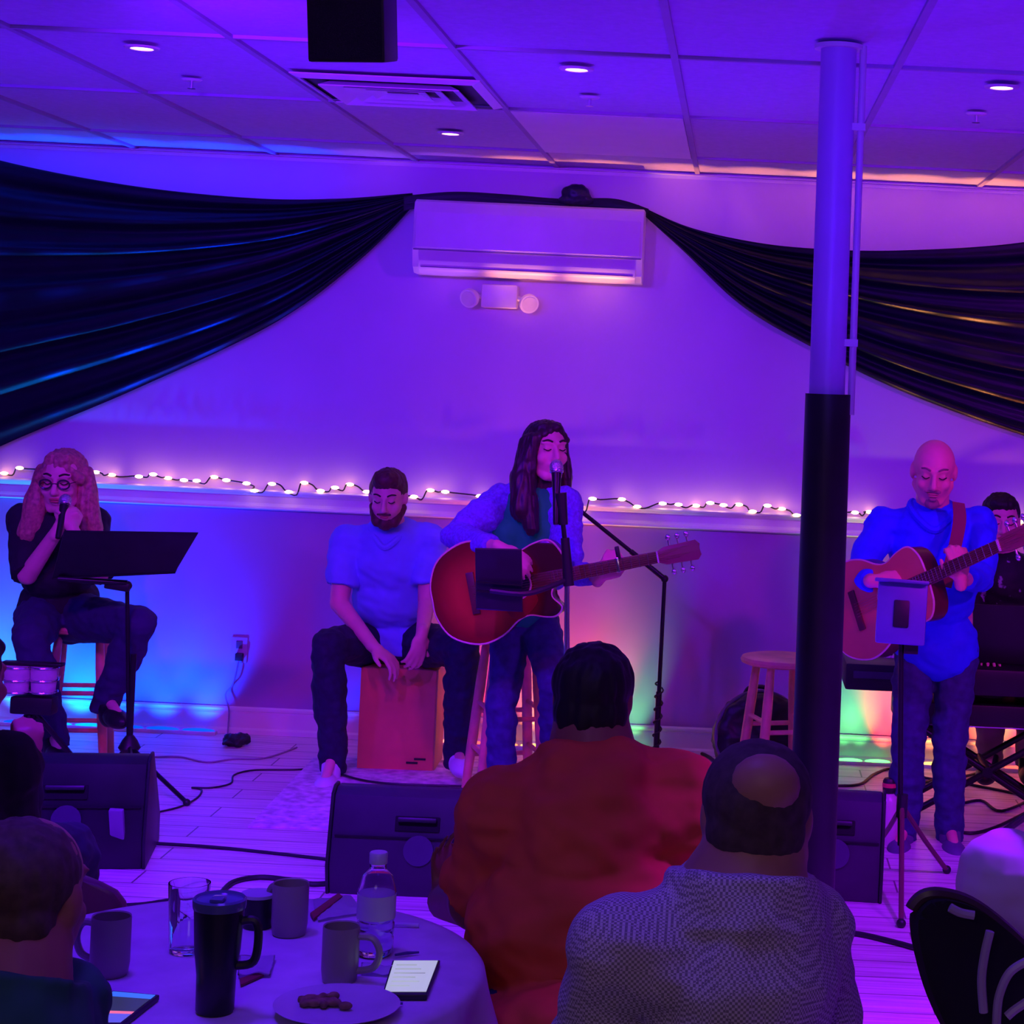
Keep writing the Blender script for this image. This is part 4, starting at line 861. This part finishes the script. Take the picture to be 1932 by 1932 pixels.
haircap(t, G, HM, S, M_hairblack, [('b', (0, -.012, .036), (.090, .102, .088)), ('b', (0, -.045, -.02), (.082, .066, .075)), ('b', (0, -.055, -.045), (.070, .050, .05))], .006)
# grey checked shirt
nk = W(1405, 1650, 2.72); hp = W(1428, 1540, 2.74); root = V((nk.x, 2.65, 0))
chair('black chair under the balding man in checked shirt', (nk.x-.02, 2.66, 0), 0)
t = thing('person', 'balding man in fine checked grey shirt seen from behind', 'person', root, 'seated audience')
ex = dict(sl=W(1175, 1790, 2.66), sr=W(1510, 1760, 2.76), el=W(1100, 2050, 2.72), er=W(1560, 2010, 2.86))
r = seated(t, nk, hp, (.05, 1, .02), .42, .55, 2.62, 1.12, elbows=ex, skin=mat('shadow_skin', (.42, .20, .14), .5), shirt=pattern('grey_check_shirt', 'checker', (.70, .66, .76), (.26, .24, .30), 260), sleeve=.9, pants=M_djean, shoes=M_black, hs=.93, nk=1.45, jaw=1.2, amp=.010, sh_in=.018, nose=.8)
G, HM, S = r[1:4]
haircap(t, G, HM, S, mat('grey_brown_hair', (.07, .045, .05), .8, .3, 60), [('b', (0, -.012, .034), (.086, .099, .087)), ('b', (0, -.048, -.010), (.077, .058, .062))], .002)
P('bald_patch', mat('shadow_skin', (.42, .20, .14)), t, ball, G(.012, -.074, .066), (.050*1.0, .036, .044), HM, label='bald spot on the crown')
P('collar', pattern('grey_check_shirt', 'checker', (.70, .66, .76), (.26, .24, .30), 260), t, lambda b: lathe(b, nk+V((0, 0, -.035)), [(.098, 0), (.090, .045), (.082, .052), (.080, .045), (.085, 0)], Matrix.Rotation(-.05, 3, 'Y'), 36))
# left man with green shirt
nk = W(22, 1850, 2.70); hp = W(50, 1695, 2.76); root = V((nk.x-.05, 2.6, 0))
chair('black chair under the man in dark green shirt', (nk.x-.05, 2.58, 0), -.2)
t = thing('person', 'man in dark green shirt at lower left watching the stage', 'person', root, 'seated audience')
ex = dict(sl=W(-120, 1900, 2.62), sr=W(110, 1905, 2.80), el=W(-160, 2200, 2.7), er=W(80, 2260, 2.95))
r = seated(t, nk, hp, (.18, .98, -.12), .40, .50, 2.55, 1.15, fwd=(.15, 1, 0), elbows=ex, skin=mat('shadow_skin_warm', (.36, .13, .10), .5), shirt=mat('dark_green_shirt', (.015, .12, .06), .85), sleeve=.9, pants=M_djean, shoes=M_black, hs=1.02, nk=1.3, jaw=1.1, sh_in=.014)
G, HM, S = r[1:4]
haircap(t, G, HM, S, mat('thin_brown_hair', (.09, .05, .045), .7, .3, 60), [('b', (0, -.030, .036), (.084, .090, .080)), ('b', (0, -.055, -.02), (.074, .05, .06))], .004)
# right person, white shirt
nk = W(2010, 1600, 3.25); hp = W(2030, 1480, 3.3); root = V((nk.x, 3.2, 0))
chair('black chair under the person in pale shirt', (nk.x+.06, 3.16, 0), .05, False)
t = thing('person', 'person in pale shirt cut off by the right edge', 'person', root, 'seated audience')
ex = dict(sl=W(1900, 1665, 3.2), sr=W(2130, 1665, 3.2), el=W(1900, 1830, 3.3), er=W(2160, 1850, 3.3), wl=W(1960, 1900, 3.5), wr=W(2080, 1900, 3.5))
r = seated(t, nk, hp, (-.2, 1, 0), .42, .52, 3.16, 1.25, elbows=ex, shirt=mat('pale_shirt', (.62, .55, .62), .85, .03), sleeve=1.85, pants=M_djean, shoes=M_black, amp=.006)
haircap(t, *r[1:4], M_hairbrown, SHORT)
# far left person in black
nk = W(-62, 1395, 4.6); hp = W(-58, 1290, 4.66); root = V((nk.x, 4.5, 0))
chair('black chair under the person in black at left edge', (nk.x, 4.46, 0), 0, False)
t = thing('person', 'person in dark clothes cut off by the left edge', 'person', root, 'seated audience')
ex = dict(sl=W(-160, 1440, 4.55), sr=W(10, 1450, 4.6), el=W(-190, 1650, 4.6), er=W(22, 1600, 4.72), wr=W(48, 1440, 4.95))
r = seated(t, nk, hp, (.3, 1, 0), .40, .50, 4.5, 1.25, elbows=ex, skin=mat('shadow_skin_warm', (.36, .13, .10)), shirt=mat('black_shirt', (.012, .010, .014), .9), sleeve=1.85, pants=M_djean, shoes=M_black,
           hands={'l': (V((0, 1, 0)), V((0, 0, -1)), 1, .4), 'r': (V((0, .2, 1)), V((-.5, .8, 0)), 1, 1.2)})
haircap(t, *r[1:4], M_hairblack, SHORT)
# maroon chair back
cm = W(196, 1775, 3.5); ch = chair('maroon padded chair across the round table at left', (-1.355, 4.03, 0), .0, True, mat('maroon_vinyl', (.22, .03, .14), .4), 'audience chairs'); ch.scale = (.90, .90, .885)
# black folding chair lower right
t = thing('folding_chair', 'black folding chair with pale metal tubes at lower right', 'chair', F(1850, 1990))
Yc = 2.75; out = smoothpath([W(1716, 1745, Yc), W(1730, 1700, Yc), W(1770, 1688, Yc), W(1840, 1712, Yc+.02), W(1932, 1790, Yc+.06), W(2020, 1900, Yc+.08), W(2000, 2040, Yc+.05), W(1850, 2030, Yc), W(1790, 1960, Yc), W(1742, 1860, Yc)], 6, True)
P('backrest', mat('black_fabric', (.006, .006, .012), .9), t, lambda b: prism(b, out, V((.01, -.03, 0)), .010))
bm = B(); tube(bm, [p+V((0, -.01, .004)) for p in out[3:32]], .010); obj('top_tube', bm, mat('dark_brown_tube', (.07, .035, .06), .4), t)
M_tube = mat('pale_metal_tube', (.45, .38, .52), .4, .1)
for pts in ([(1792, 1712), (1812, 1722), (1838, 1727)], [(1868, 1757), (1858, 1800), (1852, 1850), (1856, 1910)], [(1940, 1812), (1905, 1835), (1885, 1880), (1880, 1932)], [(1945, 1885), (1915, 1905), (1900, 1918)]):
    P('metal_tube', M_tube, t, tube, smoothpath([W(x, y, Yc-.045) for x, y in pts], 6), .0065)
fx = W(1850, 1990, Yc)
P('seat', M_black, t, box, (fx.x+.04, Yc+.22, .45), (.40, .40, .04), bev=.01)
for sx in (-1, 1):
    P('leg', M_blackm, t, tube, [W(1800 if sx < 0 else 1990, 1985, Yc), (fx.x+.04+.2*sx, Yc+.42, .01)], .012); P('leg', M_blackm, t, tube, [(fx.x+.04+.19*sx, Yc+.35, .46), (fx.x+.04+.2*sx, Yc-.05, .01)], .012)
# ================================================================ round table and what stands on it
TZ = .75; tc = V((-.815, 3.27, 0)); TRr = .425
t = thing('round_table', 'small round audience table under a pale cloth', 'table', tc)
P('tabletop', M_wood, t, lambda b: lathe(b, tc+V((0, 0, TZ-.035)), [(.001, 0), (TRr-.01, 0), (TRr-.01, .03), (.001, .03)], None, 64))
P('column', M_blackm, t, cyl, tc+V((0, 0, .03)), tc+V((0, 0, TZ-.03)), .035)
P('base', M_blackm, t, lambda b: lathe(b, tc, [(.001, 0), (.26, 0), (.26, .012), (.05, .04), (.001, .04)], None, 40))
bm = B(); n = 120; prof = [(0.0, 0), (TRr-.02, 0), (TRr-.004, -.002), (TRr+.004, -.012), (TRr+.008, -.05), (TRr+.014, -.11), (TRr+.02, -.17)]
prev = None; ctr = bm.verts.new(tc+V((0, 0, TZ)))
for j, (r_, z_) in enumerate(prof[1:]):
    cur = []
    for i in range(n):
        a = 2*math.pi*i/n; wv = max(0, -z_-.02)*(.22*math.sin(a*9)+.12*math.sin(a*17+1)); cur.append(bm.verts.new(tc+V(((r_+wv)*math.cos(a), (r_+wv)*math.sin(a), TZ+z_))))
    if prev: bridge(bm, prev, cur)
    else:
        for i in range(n): bm.faces.new((ctr, cur[i], cur[(i+1) % n]))
    prev = cur
tag(obj('tablecloth', bm, mat('pale_tablecloth', (.62, .50, .66), .85, .10, 12), None, 'all', at=tc+V((0, 0, TZ))), 'pale cloth draped over the round audience table', 'tablecloth')
T0 = TZ+.001
def tp(px, py, z=T0): return F(px, py, z)
M_mug = mat('grey_ceramic', (.30, .25, .26), .35, .06)
def mug(label, px, py, r, h, ha, hm=True):
    c = tp(px, py); t = thing('mug', label, 'mug', c, 'grey mugs on the table')
    bm = B(); lathe(bm, c, [(.001, 0), (r*.86, 0), (r*.93, .004), (r, .02), (r, h-.004), (r*.985, h), (r*.93, h-.002), (r*.92, h*.1), (.001, h*.08)], None, 40); obj('cup', bm, M_mug, t)
    d = V((math.cos(ha), math.sin(ha), 0))
    P('handle', M_mug, t, tube, smoothpath([c+d*r*.95+V((0, 0, h*.82)), c+d*(r+.024)+V((0, 0, h*.80)), c+d*(r+.036)+V((0, 0, h*.55)), c+d*(r+.026)+V((0, 0, h*.28)), c+d*r*.95+V((0, 0, h*.20))], 5), .0062)
    bm = B(); lathe(bm, c, [(.001, h*.55), (r*.91, h*.55), (.001, h*.56)]); obj('coffee', bm, mat('coffee', (.04, .015, .01), .15), t)
mug('grey mug beside the phone with lit white screen', 640, 1850, .0310, .093, -.1)
mug('grey mug farthest from camera, left of the water bottle', 545, 1762, .0325, .093, 2.4)
mug('grey mug at the left edge near green-shirted man', 206, 1838, .0325, .098, 2.8)
c = tp(405, 1908); t = thing('travel_tumbler', 'tall black travel tumbler with lid and handle', 'tumbler', c)
bm = B(); lathe(bm, c, [(.001, 0), (.028, 0), (.030, .004), (.031, .06), (.036, .10), (.0395, .165), (.0395, .170), (.001, .170)], None, 40); obj('tumbler_body', bm, mat('tumbler_black', (.010, .010, .014), .35), t)
bm = B(); lathe(bm, c+V((0, 0, .17)), [(.0410, -.005), (.042, 0), (.042, .009), (.039, .012), (.036, .008), (.001, .007)], None, 40); obj('lid', bm, mat('smoke_lid', (.10, .12, .28), .15), t)
P('slider', mat('smoke_lid', (.1, .12, .28)), t, box, c+V((0, -.01, .181)), (.02, .03, .006), bev=.002)
P('handle', M_black, t, tube, smoothpath([c+V((.036, 0, .145)), c+V((.058, 0, .146)), c+V((.064, 0, .12)), c+V((.058, 0, .082)), c+V((.032, 0, .074))], 5), .007)
# water bottle: clear body, cap, half full
c = tp(706, 1800); t = thing('water_bottle', 'clear plastic water bottle half full on the round table', 'bottle', c)
def clearmat(name, col, rough=.05, ior=1.33):
    m = mat(name, col, rough, .02, trans=1); m.node_tree.nodes['Principled BSDF'].inputs['IOR'].default_value = ior; return m
h_ = .163; R_ = .0335
bm = B(); outp = [(.001, .0), (.028, 0), (.0325, .006), (.033, .03), (.0315, .034), (.033, .038), (.033, .055), (.0315, .059), (.033, .063), (.033, .095), (.0335, .112), (.026, .138), (.0145, .150), (.0135, .165)]
lathe(bm, c, outp+[(.0125, .165)]+[(r-.0012, z) for r, z in outp[::-1][1:-1]]+[(.001, .0015)], None, 36); obj('bottle_body', bm, clearmat('clear_plastic', (.92, .92, .95), .08, 1.25), t)
bm = B(); lathe(bm, c, [(.001, .003)]+[(r-.0018, z+.001) for r, z in outp[1:9]]+[(.0312, .085), (.001, .085)], None, 36); obj('water', bm, clearmat('water', (.8, .85, .95)), t)
bm = B(); lathe(bm, c, [(.001, .160), (.0155, .160), (.016, .162), (.016, .178), (.0145, .180), (.001, .180)], None, 30); obj('cap', bm, mat('frosted_cap', (.55, .5, .62), .3), t)
P('label_band', mat('pale_label', (.5, .42, .62), .5), t, lambda b: lathe(b, c, [(.0336, .066), (.0340, .066), (.0340, .108), (.0336, .108)], None, 36))
# clear glass
c = tp(352, 1795); t = thing('drinking_glass', 'clear drinking glass behind the black tumbler', 'glass', c)
bm = B(); lathe(bm, c, [(.001, 0), (.028, 0), (.030, .004), (.036, .12), (.034, .12), (.0285, .008), (.001, .006)], None, 36); obj('glass_body', bm, clearmat('clear_glass', (.9, .92, 1), .02, 1.45), t)
# dark cup behind tumbler handle
c = tp(485, 1748); t = thing('dark_cup', 'short dark cup between tumbler and farthest mug', 'cup', c)
bm = B(); lathe(bm, c, [(.001, 0), (.026, 0), (.030, .055), (.028, .055), (.024, .006), (.001, .005)], None, 30); obj('cup_body', bm, M_black, t)
bm = B(); lathe(bm, c, [(.001, .056), (.031, .056), (.031, .062), (.001, .064)], None, 30); obj('lid', bm, mat('pale_label', (.5, .42, .62)), t)
# phones
def phone(label, q, screen):
    a, b_, c_, d_ = [tp(*p) for p in q]; t = thing('phone', label, 'phone', (a+c_)/2, 'phones on the table')
    P('case', M_black, t, lambda b: prism(b, [a, b_, c_, d_], V((0, 0, .010)), .002))
    def pt(u, v, z=.0104): return a.lerp(b_, u).lerp(d_.lerp(c_, u), v)+V((0, 0, z))
    for (u0, v0, u1, v1, m) in screen: P('screen', m, t, lambda b: prism(b, [pt(u0, v0), pt(u1, v0), pt(u1, v1), pt(u0, v1)], V((0, 0, .0004))), smooth=False)
Ms_w = mat('screen_white', (.3, .3, .3), .3, .02, emit=(.42, .46, .50), estr=.9)
t_ = mat('screen_text', (.15, .15, .15), .3, .02, emit=(.25, .28, .36), estr=.6)
phone('phone with lit white screen at right of the round table', [(740, 1822), (830, 1822), (805, 1888), (720, 1888)], [(.04, .03, .96, .93, Ms_w)]+[(.12, .15+.12*k, .55+.3*((k*37) % 5)/5, .18+.12*k, mat('screen_text', (0, 0, 0))) for k in range(6)])
phone('phone with blue and pink lit screen in front of tumbler', [(212, 1880), (300, 1888), (228, 1945), (120, 1945)], [(.05, .04, .95, .18, mat('screen_blue', (.02, .05, .2), .3, emit=(.04, .16, .9), estr=1)), (.05, .18, .95, .60, mat('screen_dark', (.02, .03, .05), .3, emit=(.05, .06, .12), estr=.5)),
      (.05, .60, .95, .68, mat('screen_pink', (.3, .1, .1), .3, emit=(.9, .16, .26), estr=1)), (.05, .68, .95, .95, mat('screen_violet', (.1, .1, .3), .3, emit=(.10, .10, .55), estr=1))])
# plate with food remains
c = tp(635, 1912); t = thing('plate', 'pale plate with food scraps at front of the round table', 'plate', c)
bm = B(); lathe(bm, c, [(.001, .002), (.045, .001), (.070, .006), (.098, .014), (.100, .016), (.096, .0165), (.070, .009), (.045, .005), (.001, .005)], Matrix.Identity(3), 48); obj('plate_body', bm, mat('plate_glaze', (.50, .42, .55), .4), t)
bm = B()
for k in range(14): ball(bm, c+V((-.03+random.uniform(-.035, .045), .02+random.uniform(-.02, .03), .012)), (random.uniform(.006, .013), random.uniform(.006, .012), .007))
tag(obj('food_scraps', remesh(bm, .003, 1), mat('brown_food', (.20, .11, .06), .8, .4, 60), None, 'all', at=c+V((0, 0, .012))), 'brown food scraps left on the pale plate', 'food', kind='stuff')
def flat(name, label, cat, pts, m, z=.002, th=.002, crumple=0, group=None):
    q = [tp(x, y, T0+z) for x, y in pts]; bm = B()
    if crumple:
        n = 14; vv = []
        for i in range(n+1):
            vv.append([])
            for j in range(n+1):
                p = q[0].lerp(q[1], i/n).lerp(q[3].lerp(q[2], i/n), j/n); p.z += crumple*(.5+.9*noise.noise(p*40)); p.z = max(p.z, T0+.001); vv[-1].append(bm.verts.new(p))
        for i in range(n):
            for j in range(n): bm.faces.new((vv[i][j], vv[i+1][j], vv[i+1][j+1], vv[i][j+1]))
        bmesh.ops.solidify(bm, geom=bm.faces[:], thickness=.001)
    else: prism(bm, q, V((0, 0, th)), .0006)
    tag(obj(name, bm, m, None, 'all' if crumple else True, at=q[0]), label, cat, group)
M_nap = mat('napkin_white', (.75, .68, .82), .9, .04); M_red = mat('maroon_cover', (.28, .02, .03), .6)
flat('napkin', 'crumpled pale napkin right of the black tumbler', 'napkin', [(452, 1805), (520, 1808), (510, 1842), (448, 1845)], M_nap, crumple=.010, group='napkins on the table')
flat('napkin', 'flat pale paper between the mug and bottle', 'napkin', [(590, 1700), (660, 1690), (690, 1722), (600, 1738)], M_nap, crumple=.004, group='napkins on the table')
flat('napkin', 'crumpled wrapper between mug and lit white phone', 'napkin', [(682, 1822), (745, 1826), (740, 1842), (678, 1838)], M_nap, crumple=.008, group='napkins on the table')
flat('booklet', 'maroon-edged booklet behind the round table mugs', 'booklet', [(585, 1728), (638, 1690), (646, 1696), (592, 1738)], M_red, .001, .006)
flat('booklet', 'small maroon card lying right of the tumbler base', 'booklet', [(452, 1850), (500, 1834), (498, 1842), (454, 1862)], M_red, .001, .004)
for a, b_, lab in (((730, 1748), (790, 1750), 'pale plastic knife near the water bottle'), ((745, 1806), (790, 1801), 'dark plastic straw behind the lit white phone'), ((720, 1898), (760, 1898), 'dark plastic fork handle below the lit white phone')):
    bm = B(); p, q = tp(*a)+V((0, 0, .004)), tp(*b_)+V((0, 0, .004)); tube(bm, [p, (p+q)/2+V((0, 0, .001)), q], [.0022, .003, .004 if 'knife' in lab else .002])
    tag(obj('plastic_cutlery', bm, M_nap if 'knife' in lab else mat('violet_plastic', (.10, .06, .25), .4), None, at=p), lab, 'cutlery', 'plastic cutlery on the table')
